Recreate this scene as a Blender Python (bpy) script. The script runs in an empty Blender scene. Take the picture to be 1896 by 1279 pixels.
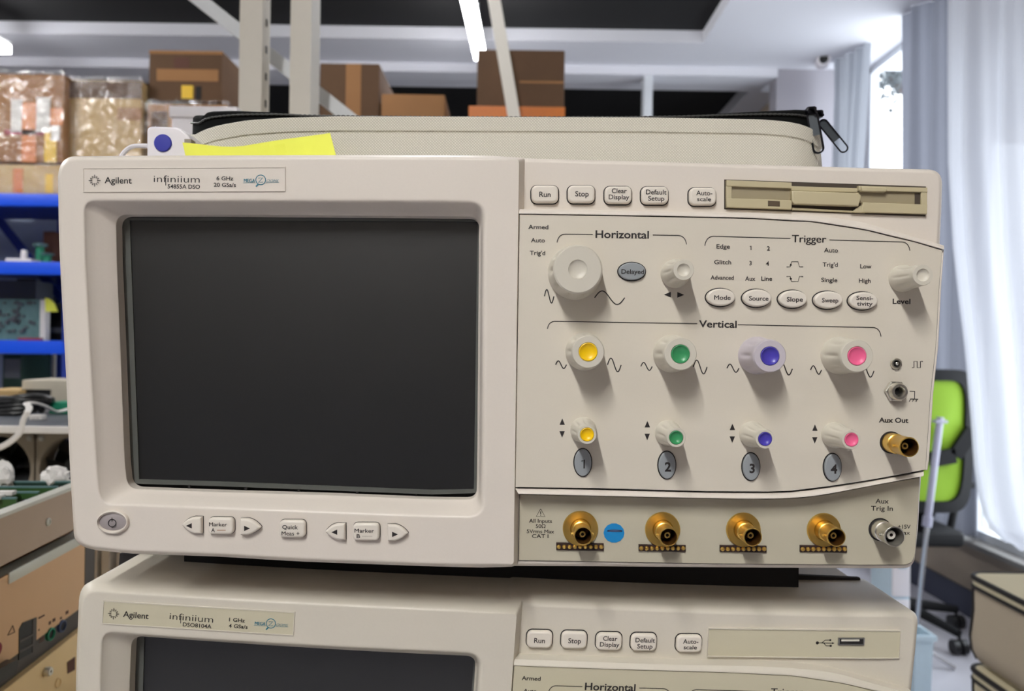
import bpy, bmesh, math, random
from mathutils import Vector, Matrix
random.seed(4)
sc = bpy.context.scene
COL = sc.collection

# ------------------------------------------------------------------ camera
F = 26.0 / 36.0 * 1896          # focal length in pixels
ROLL = math.radians(0.8)        # the phone was held slightly tilted
CZ = 1.25                       # lens height above the floor
cd = bpy.data.cameras.new('camera')
cam = bpy.data.objects.new('camera', cd)
COL.objects.link(cam)
cd.lens = 26.0; cd.sensor_width = 36.0; cd.sensor_fit = 'HORIZONTAL'
cd.clip_start = 0.02; cd.clip_end = 200
cd.dof.use_dof = True; cd.dof.focus_distance = 0.366; cd.dof.aperture_fstop = 12.0
c_, s_ = math.cos(ROLL), math.sin(ROLL)
cam.matrix_world = Matrix(((c_, -s_, 0, 0), (0, 0, -1, 0), (s_, c_, 0, CZ), (0, 0, 0, 1)))
sc.camera = cam

# ------------------------------------------------------------------ view, world
sc.view_settings.view_transform = 'Standard'
sc.view_settings.look = 'None'
sc.view_settings.gamma = 1.0
sc.view_settings.use_curve_mapping = False
sc.view_settings.exposure = 1.18
sc.cycles.use_denoising = True
sc.cycles.max_bounces = 8
sc.cycles.transparent_max_bounces = 12
sc.cycles.caustics_reflective = False
sc.cycles.caustics_refractive = False
sc.cycles.sample_clamp_indirect = 6.0
W = bpy.data.worlds.new('world'); sc.world = W; W.use_nodes = True
bg = W.node_tree.nodes['Background']
bg.inputs['Color'].default_value = (0.86, 0.93, 1.0, 1); bg.inputs['Strength'].default_value = 2.4

TUBE_POWER = 104.0               # radiance of the ceiling tubes


def P(px, py, d):
    """the point at distance d in front of the lens that shows at (px, py) of the photograph"""
    u, v = px - 948.0, 639.5 - py
    return Vector(((u * c_ - v * s_) * d / F, d, CZ + (u * s_ + v * c_) * d / F))


# ------------------------------------------------------------------ materials
def lin(c):
    c = c / 255.0
    return c / 12.92 if c <= 0.04045 else ((c + 0.055) / 1.055) ** 2.4


def L3(rgb):
    return tuple(lin(v) for v in rgb) + (1.0,)


MATS = {}


def mat(name, rgb, rough=0.5, metal=0.0, var=0.05, scale=60.0, bump=0.0, spec=0.5, emit=0.0, rgb2=None, coat=0.0):
    m = bpy.data.materials.new(name); m.use_nodes = True
    nt = m.node_tree; b = nt.nodes['Principled BSDF']
    b.inputs['Roughness'].default_value = rough
    b.inputs['Metallic'].default_value = metal
    b.inputs['Specular IOR Level'].default_value = spec
    b.inputs['Coat Weight'].default_value = coat
    tc = nt.nodes.new('ShaderNodeTexCoord'); nz = nt.nodes.new('ShaderNodeTexNoise')
    nz.inputs['Scale'].default_value = scale; nz.inputs['Detail'].default_value = 3
    nt.links.new(tc.outputs['Object'], nz.inputs['Vector'])
    mx = nt.nodes.new('ShaderNodeMix'); mx.data_type = 'RGBA'
    a = L3(rgb); bb = L3(rgb2) if rgb2 else tuple(v * (1 - var * 2) for v in a[:3]) + (1,)
    mx.inputs[6].default_value = a; mx.inputs[7].default_value = bb
    nt.links.new(nz.outputs['Fac'], mx.inputs[0]); nt.links.new(mx.outputs[2], b.inputs['Base Color'])
    if bump:
        bp = nt.nodes.new('ShaderNodeBump'); bp.inputs['Strength'].default_value = bump; bp.inputs['Distance'].default_value = 0.001
        nt.links.new(nz.outputs['Fac'], bp.inputs['Height']); nt.links.new(bp.outputs['Normal'], b.inputs['Normal'])
    if emit:
        b.inputs['Emission Color'].default_value = a; b.inputs['Emission Strength'].default_value = emit
    MATS[name] = m
    return m


def weave_mat(name, rgb, rgb2, pitch):
    m = mat(name, rgb, 0.8, var=0.03)
    nt = m.node_tree; b = nt.nodes['Principled BSDF']
    tc = nt.nodes.new('ShaderNodeTexCoord'); mp = nt.nodes.new('ShaderNodeMapping')
    mp.inputs['Rotation'].default_value = (0, math.radians(45), 0)
    nt.links.new(tc.outputs['Object'], mp.inputs['Vector'])
    outs = []
    for ax in ('X', 'Z'):
        w = nt.nodes.new('ShaderNodeTexWave'); w.bands_direction = ax; w.inputs['Scale'].default_value = 0.314 / pitch
        nt.links.new(mp.outputs['Vector'], w.inputs['Vector']); outs.append(w)
    mu = nt.nodes.new('ShaderNodeMath'); mu.operation = 'MULTIPLY'
    nt.links.new(outs[0].outputs['Fac'], mu.inputs[0]); nt.links.new(outs[1].outputs['Fac'], mu.inputs[1])
    mx = nt.nodes.new('ShaderNodeMix'); mx.data_type = 'RGBA'
    mx.inputs[6].default_value = L3(rgb2); mx.inputs[7].default_value = L3(rgb)
    nt.links.new(mu.outputs[0], mx.inputs[0]); nt.links.new(mx.outputs[2], b.inputs['Base Color'])
    bp = nt.nodes.new('ShaderNodeBump'); bp.inputs['Strength'].default_value = 0.5; bp.inputs['Distance'].default_value = 0.0006
    nt.links.new(mu.outputs[0], bp.inputs['Height']); nt.links.new(bp.outputs['Normal'], b.inputs['Normal'])
    return m


def sheer_mat(name, rgb, trans=0.55, clear=0.0):
    m = bpy.data.materials.new(name); m.use_nodes = True; nt = m.node_tree; nt.nodes.clear()
    o = nt.nodes.new('ShaderNodeOutputMaterial'); d = nt.nodes.new('ShaderNodeBsdfDiffuse'); t = nt.nodes.new('ShaderNodeBsdfTranslucent')
    x = nt.nodes.new('ShaderNodeMixShader'); x.inputs[0].default_value = trans
    nz = nt.nodes.new('ShaderNodeTexNoise'); nz.inputs['Scale'].default_value = 9
    mx = nt.nodes.new('ShaderNodeMix'); mx.data_type = 'RGBA'; a = L3(rgb)
    mx.inputs[6].default_value = a; mx.inputs[7].default_value = tuple(v * .94 for v in a[:3]) + (1,)
    nt.links.new(nz.outputs['Fac'], mx.inputs[0])
    nt.links.new(mx.outputs[2], d.inputs['Color']); nt.links.new(mx.outputs[2], t.inputs['Color'])
    nt.links.new(d.outputs[0], x.inputs[1]); nt.links.new(t.outputs[0], x.inputs[2])
    last = x
    if clear:
        tr = nt.nodes.new('ShaderNodeBsdfTransparent'); y = nt.nodes.new('ShaderNodeMixShader'); y.inputs[0].default_value = clear
        nt.links.new(x.outputs[0], y.inputs[1]); nt.links.new(tr.outputs[0], y.inputs[2]); last = y
    nt.links.new(last.outputs[0], o.inputs['Surface']); MATS[name] = m
    return m


def film_mat(name, gloss=0.12, rough=0.12, tint=(1, 1, 1)):
    """thin clear plastic film or window pane: mostly transparent, with a sheen"""
    m = bpy.data.materials.new(name); m.use_nodes = True; nt = m.node_tree; nt.nodes.clear()
    o = nt.nodes.new('ShaderNodeOutputMaterial'); g = nt.nodes.new('ShaderNodeBsdfGlossy'); g.inputs['Roughness'].default_value = rough
    t = nt.nodes.new('ShaderNodeBsdfTransparent'); t.inputs['Color'].default_value = tuple(tint) + (1,)
    x = nt.nodes.new('ShaderNodeMixShader'); x.inputs[0].default_value = gloss
    nz = nt.nodes.new('ShaderNodeTexNoise'); nz.inputs['Scale'].default_value = 7; nz.inputs['Distortion'].default_value = 2
    bp = nt.nodes.new('ShaderNodeBump'); bp.inputs['Strength'].default_value = 0.7 if gloss > 0.1 else 0.0; bp.inputs['Distance'].default_value = 0.03
    nt.links.new(nz.outputs['Fac'], bp.inputs['Height']); nt.links.new(bp.outputs['Normal'], g.inputs['Normal'])
    nt.links.new(t.outputs[0], x.inputs[1]); nt.links.new(g.outputs[0], x.inputs[2]); nt.links.new(x.outputs[0], o.inputs['Surface'])
    MATS[name] = m
    return m


mat('bezel_plastic', (222, 213, 202), 0.42, scale=900, bump=0.03, var=0.015)
mat('input_plastic', (192, 185, 164), 0.5, scale=900, bump=0.02, var=0.015)
mat('panel_plastic', (214, 206, 191), 0.5, scale=900, bump=0.02, var=0.015)
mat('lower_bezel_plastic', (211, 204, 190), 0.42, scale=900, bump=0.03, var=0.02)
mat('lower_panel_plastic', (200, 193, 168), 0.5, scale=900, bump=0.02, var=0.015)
mat('key_plastic', (226, 218, 206), 0.38, var=0.015)
mat('knob_plastic', (208, 202, 188), 0.4, var=0.015)
mat('seam_dark', (30, 26, 26), 0.8)
mat('ink', (34, 28, 28), 0.6)
mat('ink_grey', (150, 140, 128), 0.6)
mat('ink_tan', (170, 125, 90), 0.6)
mat('ink_teal', (40, 120, 140), 0.6)
mat('grey_key', (150, 155, 158), 0.45)
mat('power_grey', (160, 152, 152), 0.45)
mat('yellow_cap', (250, 205, 10), 0.35)
mat('green_cap', (60, 150, 95), 0.35)
mat('blue_cap', (75, 65, 175), 0.35)
mat('pink_cap', (240, 105, 150), 0.35)
mat('lilac_knob', (196, 188, 196), 0.4, var=0.015)
mat('gold', (240, 200, 110), 0.36, metal=1.0)
mat('gold_cavity_shade', (96, 62, 24), 0.45, metal=0.6)  # shade inside the jack's mouth put into a darker gold
mat('nickel_cavity_shade', (120, 116, 108), 0.5, metal=0.3)  # same inner shade painted for the nickel jack
mat('gold_dull', (190, 145, 60), 0.4, metal=1.0)
mat('nickel', (226, 222, 212), 0.32, metal=1.0)
mat('contact_black', (48, 28, 22), 0.5)
mat('white_insulator', (225, 220, 208), 0.4)
mat('screen_glass', (11, 11, 10), 0.36, var=0.01, spec=1.0)
mat('screen_edge', (92, 94, 90), 0.3)
mat('screen_surround', (26, 25, 26), 0.5)
mat('floppy_beige', (196, 184, 150), 0.5)
mat('floppy_recess_shade', (158, 146, 118), 0.6)  # slot shade put into a darker beige, the slots being shallow
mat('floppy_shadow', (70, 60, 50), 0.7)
mat('led_brown', (92, 78, 62), 0.4)
mat('case_grey', (205, 198, 188), 0.55, scale=300, bump=0.05)
mat('rubber', (20, 19, 21), 0.7)
mat('sticker_blue', (20, 135, 200), 0.5)
mat('note_yellow', (238, 240, 90), 0.7, var=0.02)
mat('white_plastic', (236, 232, 236), 0.4, var=0.02)
mat('blue_dot', (50, 55, 165), 0.5)
mat('zip_black', (16, 17, 17), 0.9, spec=0.15)
mat('zip_tooth', (66, 66, 65), 0.5)
mat('zip_metal', (30, 30, 36), 0.25, metal=0.6)
mat('pull_grey', (74, 80, 86), 0.4)
weave_mat('bag_fabric', (246, 242, 231), (204, 199, 184), 0.0013)
mat('bag_trim', (200, 192, 174), 0.8, scale=500, bump=0.15)
mat('bag_piping', (225, 222, 214), 0.5)
mat('rack_white', (222, 216, 204), 0.45, var=0.02)
mat('rack_blue', (14, 84, 235), 0.4, var=0.03)
mat('rack_blue_shaded', (30, 56, 150), 0.5)  # rack blue darkened in the colour for uprights, boards and braces in shade
mat('cardboard', (168, 122, 78), 0.8, rgb2=(150, 106, 66), scale=8)
mat('cardboard_dark', (106, 78, 54), 0.85, rgb2=(86, 63, 44), scale=8)
mat('cardboard_light', (206, 176, 122), 0.75, rgb2=(190, 158, 108), scale=8)
mat('tape_orange', (214, 120, 44), 0.4)
mat('tape_yellow', (240, 196, 40), 0.4)
mat('label_white', (230, 226, 222), 0.6)
film_mat('stretch_film', 0.13, 0.2)
mat('tube_body', (230, 230, 230), 0.5)
mat('soffit_white', (226, 226, 232), 0.9, scale=5, var=0.02)
mat('ceiling_black', (15, 14, 15), 0.9, scale=5)
mat('wall_white', (214, 210, 208), 0.9, scale=4, var=0.03)
mat('wall_lilac', (168, 165, 172), 0.9, scale=4, var=0.03)
mat('wall_grey', (122, 116, 110), 0.9, scale=4, var=0.03)
mat('wall_tan', (160, 146, 130), 0.8, scale=4, var=0.06)
mat('sill_grey', (120, 117, 114), 0.6)
mat('base_navy', (56, 60, 78), 0.6)
mat('floor_tile', (194, 192, 200), 0.3, scale=3, var=0.06)
mat('frame_white', (225, 228, 232), 0.4)
film_mat('window_glass', 0.05, 0.02)
sheer_mat('sheer_white', (196, 198, 206), 0.45, 0.03)
sheer_mat('drape_grey', (130, 132, 142), 0.35)
sheer_mat('drape_blue', (172, 175, 182), 0.4)
mat('chair_black', (11, 11, 14), 0.7, spec=0.3)
mat('chair_green', (126, 164, 24), 0.75, scale=400, bump=0.2)
mat('chrome', (200, 200, 206), 0.25, metal=0.8)
mat('stand_lilac', (164, 164, 184), 0.35)
mat('pale_blue_plastic', (196, 216, 228), 0.4)
mat('beige_cloth', (188, 174, 152), 0.85, scale=300, bump=0.15, var=0.06)
mat('beige_cloth_light', (206, 196, 166), 0.85, scale=300, bump=0.15)
mat('piping_black', (30, 26, 24), 0.6)
mat('sheet_metal', (196, 172, 148), 0.4, metal=0.3, var=0.06, scale=30)
mat('sheet_lip', (226, 226, 214), 0.35, metal=0.2)
mat('tan_lit_metal', (236, 192, 146), 0.4, metal=0.15, var=0.08, scale=14)  # warm light bounced onto this side is put into the brighter colour
mat('straw_lit_metal', (248, 216, 158), 0.45, metal=0.1, var=0.06, scale=14)  # brightened likewise, the low warm light being painted in
mat('dark_metal', (82, 76, 72), 0.45, metal=0.3, var=0.1, scale=20)
mat('board_green', (34, 82, 40), 0.45, rgb2=(60, 88, 40), scale=120)
mat('board_dark', (22, 48, 36), 0.45, rgb2=(30, 60, 50), scale=120)
mat('board_teal', (70, 110, 112), 0.5, rgb2=(110, 140, 140), scale=50)
mat('chip_black', (22, 22, 24), 0.5)
mat('fan_grey', (156, 146, 132), 0.5)
mat('plastic_black', (18, 18, 20), 0.4)
mat('plastic_grey', (88, 92, 100), 0.5)
mat('plastic_green', (30, 140, 105), 0.5)
mat('panel_bluegrey', (158, 172, 196), 0.6)
mat('beige_plastic', (204, 196, 178), 0.5)
mat('brown_box', (96, 58, 44), 0.7)
mat('red_plastic', (150, 30, 50), 0.5)
mat('steel', (170, 168, 164), 0.3, metal=0.9)
mat('port_blue', (70, 84, 120), 0.5)
mat('roof_red', (122, 74, 70), 0.8)
mat('bark', (74, 64, 60), 0.9)
mat('foliage', (54, 60, 62), 0.9, rgb2=(84, 90, 94), scale=3)
mat('foliage_red', (92, 52, 50), 0.9, rgb2=(74, 44, 42), scale=3)
mat('tube_light', (253, 252, 249), 0.5, emit=TUBE_POWER)
mat('tube_light_mid', (253, 252, 249), 0.5, emit=TUBE_POWER * 0.6)
mat('tube_light_far', (250, 251, 255), 0.5, emit=TUBE_POWER * 0.14)


# ------------------------------------------------------------------ mesh helpers
class MB:
    def __init__(s):
        s.bm = bmesh.new(); s.m = 0

    def face(s, vs):
        try:
            f = s.bm.faces.new(vs); f.material_index = s.m; return f
        except ValueError:
            return None

    def loft(s, loops, start=False, end=False, closed=True):
        rows = [[s.bm.verts.new(p) for p in lp] for lp in loops]
        n = len(rows[0])
        for a, b in zip(rows, rows[1:]):
            for i in range(n if closed else n - 1):
                s.face((a[i], a[(i + 1) % n], b[(i + 1) % n], b[i]))
        if start: s.face(list(reversed(rows[0])))
        if end: s.face(rows[-1])
        return rows

    def box(s, c, size, rot=None, bevel=0.0, seg=2):
        r = bmesh.ops.create_cube(s.bm, size=1.0)
        vs = r['verts']
        mt = Matrix.Translation(c) @ (rot.to_4x4() if rot else Matrix()) @ Matrix.Diagonal((*size, 1))
        bmesh.ops.transform(s.bm, matrix=mt, verts=vs)
        fs = list({f for v in vs for f in v.link_faces})
        for f in fs: f.material_index = s.m
        if bevel:
            es = list({e for f in fs for e in f.edges})
            bmesh.ops.bevel(s.bm, geom=es, offset=bevel, segments=seg, profile=0.6, affect='EDGES', material=s.m)

    def pbox(s, x0, y0, x1, y1, d, depth, bevel=0.0):
        a, b = P(x0, y0, d), P(x1, y1, d)
        ce = P((x0 + x1) / 2, (y0 + y1) / 2, d)
        s.box((ce.x, d + depth / 2, ce.z), (abs(x1 - x0) * d / F, depth, abs(y1 - y0) * d / F), bevel=bevel)

    def tube(s, pts, r, n=8, flat=1.0, caps=True):
        pts = [Vector(p) for p in pts]
        rs = r if isinstance(r, (list, tuple)) else [r] * len(pts)
        loops = []; up = None
        for i, p in enumerate(pts):
            t = (pts[min(i + 1, len(pts) - 1)] - pts[max(i - 1, 0)]).normalized()
            if up is None:
                up = Vector((0, 0, 1)) if abs(t.z) < 0.9 else Vector((0, 1, 0))
            a = t.cross(up).normalized(); b = a.cross(t).normalized(); up = b
            loops.append([p + a * math.cos(2 * math.pi * k / n) * rs[i] + b * math.sin(2 * math.pi * k / n) * rs[i] * flat for k in range(n)])
        s.loft(loops, caps, caps)

    def bar(s, a, b, w, t, up=(0, 1, 0)):
        a, b = Vector(a), Vector(b); z = (b - a).normalized(); x = z.cross(Vector(up)).normalized(); y = z.cross(x)
        s.loft([[p + x * w / 2 * i + y * t / 2 * j for i, j in ((-1, -1), (1, -1), (1, 1), (-1, 1))] for p in (a, b)], True, True)

    def lathe(s, prof, c, n=32, rf=None, mt=None, cap0=False, cap1=False):
        """profile of (radius, forward) turned about the axis that points at the viewer (-Y) through c; or along mt's z"""
        loops = []
        for r, h in prof:
            lp = []
            for k in range(n):
                a = 2 * math.pi * k / n; rr = r * (rf(a, h) if rf else 1.0)
                q = Vector((rr * math.cos(a), -h, rr * math.sin(a)))
                lp.append(mt @ Vector((q.x, q.z, h)) if mt else Vector(c) + q)
            loops.append(lp)
        s.loft(loops, cap0, cap1)

    def _curve(s, cu, f):
        ob = bpy.data.objects.new('tmp', cu)
        me = ob.to_mesh()
        vs = [s.bm.verts.new(f(v.co)) for v in me.vertices]
        for p in me.polygons:
            s.face([vs[i] for i in p.vertices])
        ob.to_mesh_clear(); bpy.data.objects.remove(ob); bpy.data.curves.remove(cu)

    def plate(s, outlines, yf, yb, bevel=0.0, res=2):
        """flat plate in the XZ plane from depth yf (front) to yb, outline(s) of (x, z); later outlines are holes"""
        if len(outlines) == 2 and len(outlines[0]) == len(outlines[1]):
            A, B = outlines
            g = lambda o, y: [Vector((q[0], y, q[1])) for q in o]
            return s.loft([g(A, yb), g(A, yf), g(B, yf), g(B, yb), g(A, yb)])
        cu = bpy.data.curves.new('tmp', 'CURVE'); cu.dimensions = '2D'; cu.fill_mode = 'BOTH'
        h = (yb - yf) / 2
        cu.extrude = max(h - bevel, 0.0); cu.bevel_depth = bevel; cu.bevel_resolution = res; cu.offset = -bevel
        for o in outlines:
            sp = cu.splines.new('POLY'); sp.points.add(len(o) - 1)
            for i, q in enumerate(o): sp.points[i].co = (q[0], q[1], 0, 1)
            sp.use_cyclic_u = True
        ym = (yf + yb) / 2
        s._curve(cu, lambda v: Vector((v.x, ym - v.z, v.y)))

    def text(s, t, x, z, y, w=None, h=None, bold=0.0, shear=0.0, thick=0.00004, base=None):
        """flat lettering at depth y, centred on (x, z), w wide, capital height h"""
        if ('M' in t or 'gg' in t) and bold > 0:          # letters whose strokes would close up are thickened by overprinting
            for sx_ in (-.5, 0, .5): s.text(t, x + sx_ * bold * h * 2.6, z, y - .000001 * sx_, w, h, 0.0, shear, thick, base)
            return
        cu = bpy.data.curves.new('tmp', 'FONT'); cu.body = t; cu.size = 1.0; cu.offset = bold; cu.shear = shear; cu.resolution_u = 3
        ob = bpy.data.objects.new('tmp', cu); me = ob.to_mesh()
        xs = [v.co.x for v in me.vertices]
        CAP = 0.729
        if not xs: return
        x0, x1 = min(xs), max(xs)
        sz = h / CAP; sx = (w / (x1 - x0)) if w else sz
        zb = z - h / 2 if base is None else base
        vs = [s.bm.verts.new(Vector((x + (v.co.x - (x0 + x1) / 2) * sx, y, zb + v.co.y * sz))) for v in me.vertices]
        for p in me.polygons: s.face([vs[i] for i in p.vertices])
        ob.to_mesh_clear(); bpy.data.objects.remove(ob); bpy.data.curves.remove(cu)

    def stroke(s, pts, w, y):
        """flat line of width w through (x, z) points at depth y"""
        L, R = [], []
        n = len(pts)
        for i, p in enumerate(pts):
            a, b = pts[max(i - 1, 0)], pts[min(i + 1, n - 1)]
            t = Vector((b[0] - a[0], b[1] - a[1])).normalized(); nx, nz = -t.y * w / 2, t.x * w / 2
            L.append(Vector((p[0] + nx, y, p[1] + nz))); R.append(Vector((p[0] - nx, y, p[1] - nz)))
        s.loft([L, R], closed=False)

    def tri(s, pts, y):
        s.face([s.bm.verts.new(Vector((p[0], y, p[1]))) for p in pts])

    def build(s, name, mats, parent=None, origin=None, T=None, angle=35):
        bm = s.bm
        if T:
            for v in bm.verts: v.co = T(v.co)
        bmesh.ops.recalc_face_normals(bm, faces=bm.faces[:])
        if origin is None:
            if bm.verts:
                lo = [min(v.co[i] for v in bm.verts) for i in range(3)]; hi = [max(v.co[i] for v in bm.verts) for i in range(3)]
                origin = Vector(((lo[0] + hi[0]) / 2, (lo[1] + hi[1]) / 2, lo[2] if parent is None else (lo[2] + hi[2]) / 2))
            else:
                origin = Vector((0, 0, 0))
        origin = Vector(origin)
        for v in bm.verts: v.co -= origin
        me = bpy.data.meshes.new(name); bm.to_mesh(me); bm.free()
        for m_ in (mats if isinstance(mats, (list, tuple)) else [mats]): me.materials.append(MATS[m_])
        me.shade_smooth(); me.set_sharp_from_angle(angle=math.radians(angle))
        ob = bpy.data.objects.new(name, me); COL.objects.link(ob)
        if parent is not None:
            ob.parent = parent
            base = Vector(parent['_o'])
            ob.location = origin - base
        else:
            ob.location = origin
        ob['_o'] = tuple(origin)
        return ob


def thing(name, label, cat, loc, group=None):
    o = bpy.data.objects.new(name, None); COL.objects.link(o); o.location = loc; o['_o'] = tuple(loc)
    o.empty_display_size = 0.05
    return tag(o, label, cat, group)


def tag(o, label, cat, group=None, kind=None):
    o['label'] = label; o['category'] = cat
    if group: o['group'] = group
    if kind: o['kind'] = kind
    return o


def struct(o, label=None, cat=None):
    o['kind'] = 'structure'
    if label: o['label'] = label; o['category'] = cat
    return o


def bez(a, c, b, k):
    out = []
    for i in range(k + 1):
        t = i / k
        out.append(((1 - t) ** 2 * a[0] + 2 * t * (1 - t) * c[0] + t * t * b[0], (1 - t) ** 2 * a[1] + 2 * t * (1 - t) * c[1] + t * t * b[1]))
    return out


def resample(pts, n):
    ls = [0]
    for a, b in zip(pts, pts[1:]): ls.append(ls[-1] + math.dist(a, b))
    out = []
    for i in range(n + 1):
        q = ls[-1] * i / n; j = 0
        while j < len(ls) - 2 and ls[j + 1] < q: j += 1
        t = (q - ls[j]) / max(ls[j + 1] - ls[j], 1e-9)
        out.append((pts[j][0] + (pts[j + 1][0] - pts[j][0]) * t, pts[j][1] + (pts[j + 1][1] - pts[j][1]) * t))
    return out


def smooth(pts, it=2):
    for _ in range(it):
        q = [pts[0]]
        for a, b in zip(pts, pts[1:]):
            q += [(a[0] * .75 + b[0] * .25, a[1] * .75 + b[1] * .25), (a[0] * .25 + b[0] * .75, a[1] * .25 + b[1] * .75)]
        pts = q + [pts[-1]]
    return pts


def contour(corners, mids, k=8, n=14):
    out = []
    for i in range(4):
        a, c, b = corners[i]
        out += bez(a, c, b, k)
        nx = corners[(i + 1) % 4][0]
        out += resample([b] + mids[i] + [nx], n)[1:-1]
    return out


def inset(pts, d):
    n = len(pts); out = []
    for i in range(n):
        a, b = pts[i - 1], pts[(i + 1) % n]
        tx, ty = b[0] - a[0], b[1] - a[1]; l = math.hypot(tx, ty) or 1
        out.append((pts[i][0] - ty / l * d, pts[i][1] + tx / l * d))
    return out


def wl(pts, d, y=None):
    """pixel outline measured at distance d -> world loop at depth y"""
    o = []
    for p in pts:
        q = P(p[0], p[1], d)
        if y is not None: q.y = y
        o.append(q)
    return o


def xz(pts, d):
    return [(q.x, q.z) for q in wl(pts, d)]


def rrect(cx, cy, w, h, r, k=5, ex=2.0):
    out = []
    for sx, sy, a0 in ((1, -1, -90), (1, 1, 0), (-1, 1, 90), (-1, -1, 180)):
        for i in range(k + 1):
            a = math.radians(a0 + 90 * i / k)
            out.append((cx + sx * (w / 2 - r) + r * math.cos(a), cy + sy * (h / 2 - r) + r * math.sin(a)))
    return out


def ell(cx, cy, a, b, n=36):
    return [(cx + a * math.cos(2 * math.pi * i / n), cy + b * math.sin(2 * math.pi * i / n)) for i in range(n)]

# ------------------------------------------------------------------ oscilloscopes
DB, DU, DL = 0.362, 0.3628, 0.370      # distance of the display bezel, the control panel, the recessed strips
INK = 0.00012                          # lettering stands this far off its surface


def tx(mb, t, px, py, d, w, h, bold=0.0, shear=0.0):
    q = P(px, py, d)
    if t == '1':
        ww = max(h * .16, 1.5)
        ln(mb, [(px - h * .22, py - h * .28), (px + h * .06, py - h * .46), (px + h * .06, py + h * .5)], d, ww)
        return
    mb.text(t, q.x, q.z, d - INK, w * d / F if w else None, h * d / F, bold, shear)


def ln(mb, pts, d, w=1.6):
    mb.stroke(xz(pts, d), w * d / F, d - INK)


def sine(x0, y0, x1, y1, n=26):
    return [(x0 + (x1 - x0) * i / n, (y0 + y1) / 2 - (y1 - y0) / 2 * math.sin(2 * math.pi * i / n)) for i in range(n + 1)]


def bracket(mb, a, b, c, d_):
    """half of a section bracket: from the tick end a, round corner over b, straight to c"""
    ln(mb, bez(a, (a[0] + (2 if b[0] > a[0] else -2), b[1] + 1), b, 8) + [c], d_, 1.5)


def knob(parent, px, py, r, rb, cap_r, cap, body='knob_plastic', d=DU, h=0.0186, T=None, flutes=8, skirt=0.0):
    dk = d - h
    c = P(px, py, dk); c.y = d
    k = dk / F
    R, RB, RC = r * k, rb * d / F, cap_r * k
    mb = MB()
    prof = [(RB, 0), (RB, h * .06), (RB * .985, h * .12), (RB + (R - RB) * .35, h * .22), (RB + (R - RB) * .6, h * .4), (RB + (R - RB) * .8, h * .6),
            (RB + (R - RB) * .93, h * .8), (R * 1.005, h * .9), (R * .985, h * .965), (R * .93, h), (RC * 1.08, h), (RC * 1.0, h - .0004)]

    def rf(a, y):
        t = y / h
        if t < .15 or t > .88: return 1.0
        wnd = math.sin(math.pi * (t - .15) / .73)
        q = (math.cos(a * flutes) + 1) / 2
        return 1.0 - .13 * wnd * q ** 4
    mb.lathe(prof, c, 96, rf)
    if cap is None:
        mb.lathe([(RC, h - .0004), (RC * .8, h - .0009), (RC * .45, h - .0012), (RC * .05, h - .0013)], c, 96, cap1=True)
    kb = mb.build('knob', body, parent, origin=c, T=T)
    if cap:
        m2 = MB()
        m2.lathe([(RC * 1.01, h - .0006), (RC, h + .0001), (RC * .93, h + .0002), (RC * .8, h - .0004), (RC * .5, h - .0009), (RC * .05, h - .0011)], c, 40, cap1=True)
        m2.build('cap_insert', cap, kb, T=T)
    return kb


def button(parent, outline, d, texts=(), marks=None, body='key_plastic', h=0.0026, bev=0.0011, well=1.9, T=None, ink='ink', ink2='ink_tan', name='button', glyph=None):
    """a key standing h off the plane d with a dark gap round its foot; outline in pixels at the key's face"""
    mb = MB(); dk = d - h
    mb.m = 0; mb.plate([xz(outline, dk)], dk, d + .001, bev, 3)
    mb.m = 1
    mb.plate([xz(inset(outline, -well), dk)], d - .00025, d + .001)
    mb.m = 2
    for t in texts: tx(mb, t[0], t[1], t[2], dk, t[3], t[4], t[5] if len(t) > 5 else 0.012)
    if glyph: glyph(mb, dk)
    return mb.build(name, [body, 'seam_dark', ink, ink2], parent, T=T)


def bnc(parent, px, py, rt, d, mats, disc=None, h=0.0148, T=None, name='coaxial_connector', lug=True):
    """female coaxial jack; (px, py) is the centre of its open mouth"""
    dk = d - h; c = P(px, py, dk); c.y = d; k = dk / F; R = rt * k
    mb = MB()
    if disc:
        D = disc * d / F
        mb.m = 1; mb.lathe([(D, -.001), (D, .0007), (D * .96, .0012), (R * 1.15, .0012)], c, 48)
        mb.m = 2; mb.lathe([(R * 1.16, .00125), (R * 1.0, .0013)], c, 40)
    else:
        mb.m = 2; mb.lathe([(R * 1.16, -.001), (R * 1.16, .0004), (R * .95, .0005)], c, 48)
    mb.m = 0
    mb.lathe([(R * 1.02, 0), (R * 1.02, h * .34), (R * .9, h * .36), (R * .9, h * .52), (R * .97, h * .55), (R * .97, h * .9), (R * 1.0, h * .92), (R, h * .985), (R * .96, h), (R * .87, h)], c, 48)
    mb.m = 3; mb.lathe([(R * .87, h), (R * .85, h * .97), (R * .83, h * .2), (R * .3, h * .15)], c, 48); mb.m = 0
    if lug:
        for sg in (-1, 1):
            mb.lathe([(R * .16, 0), (R * .16, R * .3), (R * .1, R * .33)], c, 12, mt=Matrix.Translation(c + Vector((sg * R * .9, -h * .72, 0))) @ Matrix.Rotation(sg * math.pi / 2, 4, 'Y'), cap1=True)
    cav = 'gold_cavity_shade' if mats[0] == 'gold' else 'nickel_cavity_shade'
    o = mb.build(name, list(mats[:3]) + [cav], parent, origin=c, T=T)
    m2 = MB(); ro = .36 if mats[0] == 'gold' else .46
    m2.lathe([(R * ro, h * .15), (R * ro, h * .74), (R * ro * .9, h * .78), (R * .17, h * .78)], c, 28)
    m2.m = 1; m2.lathe([(R * .17, h * .78), (R * .15, h * .6), (R * .03, h * .6)], c, 20, cap1=True)
    m2.build('centre_contact', [mats[3] if len(mats) > 3 else mats[0], 'contact_black'], o, T=T)
    return o


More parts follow.
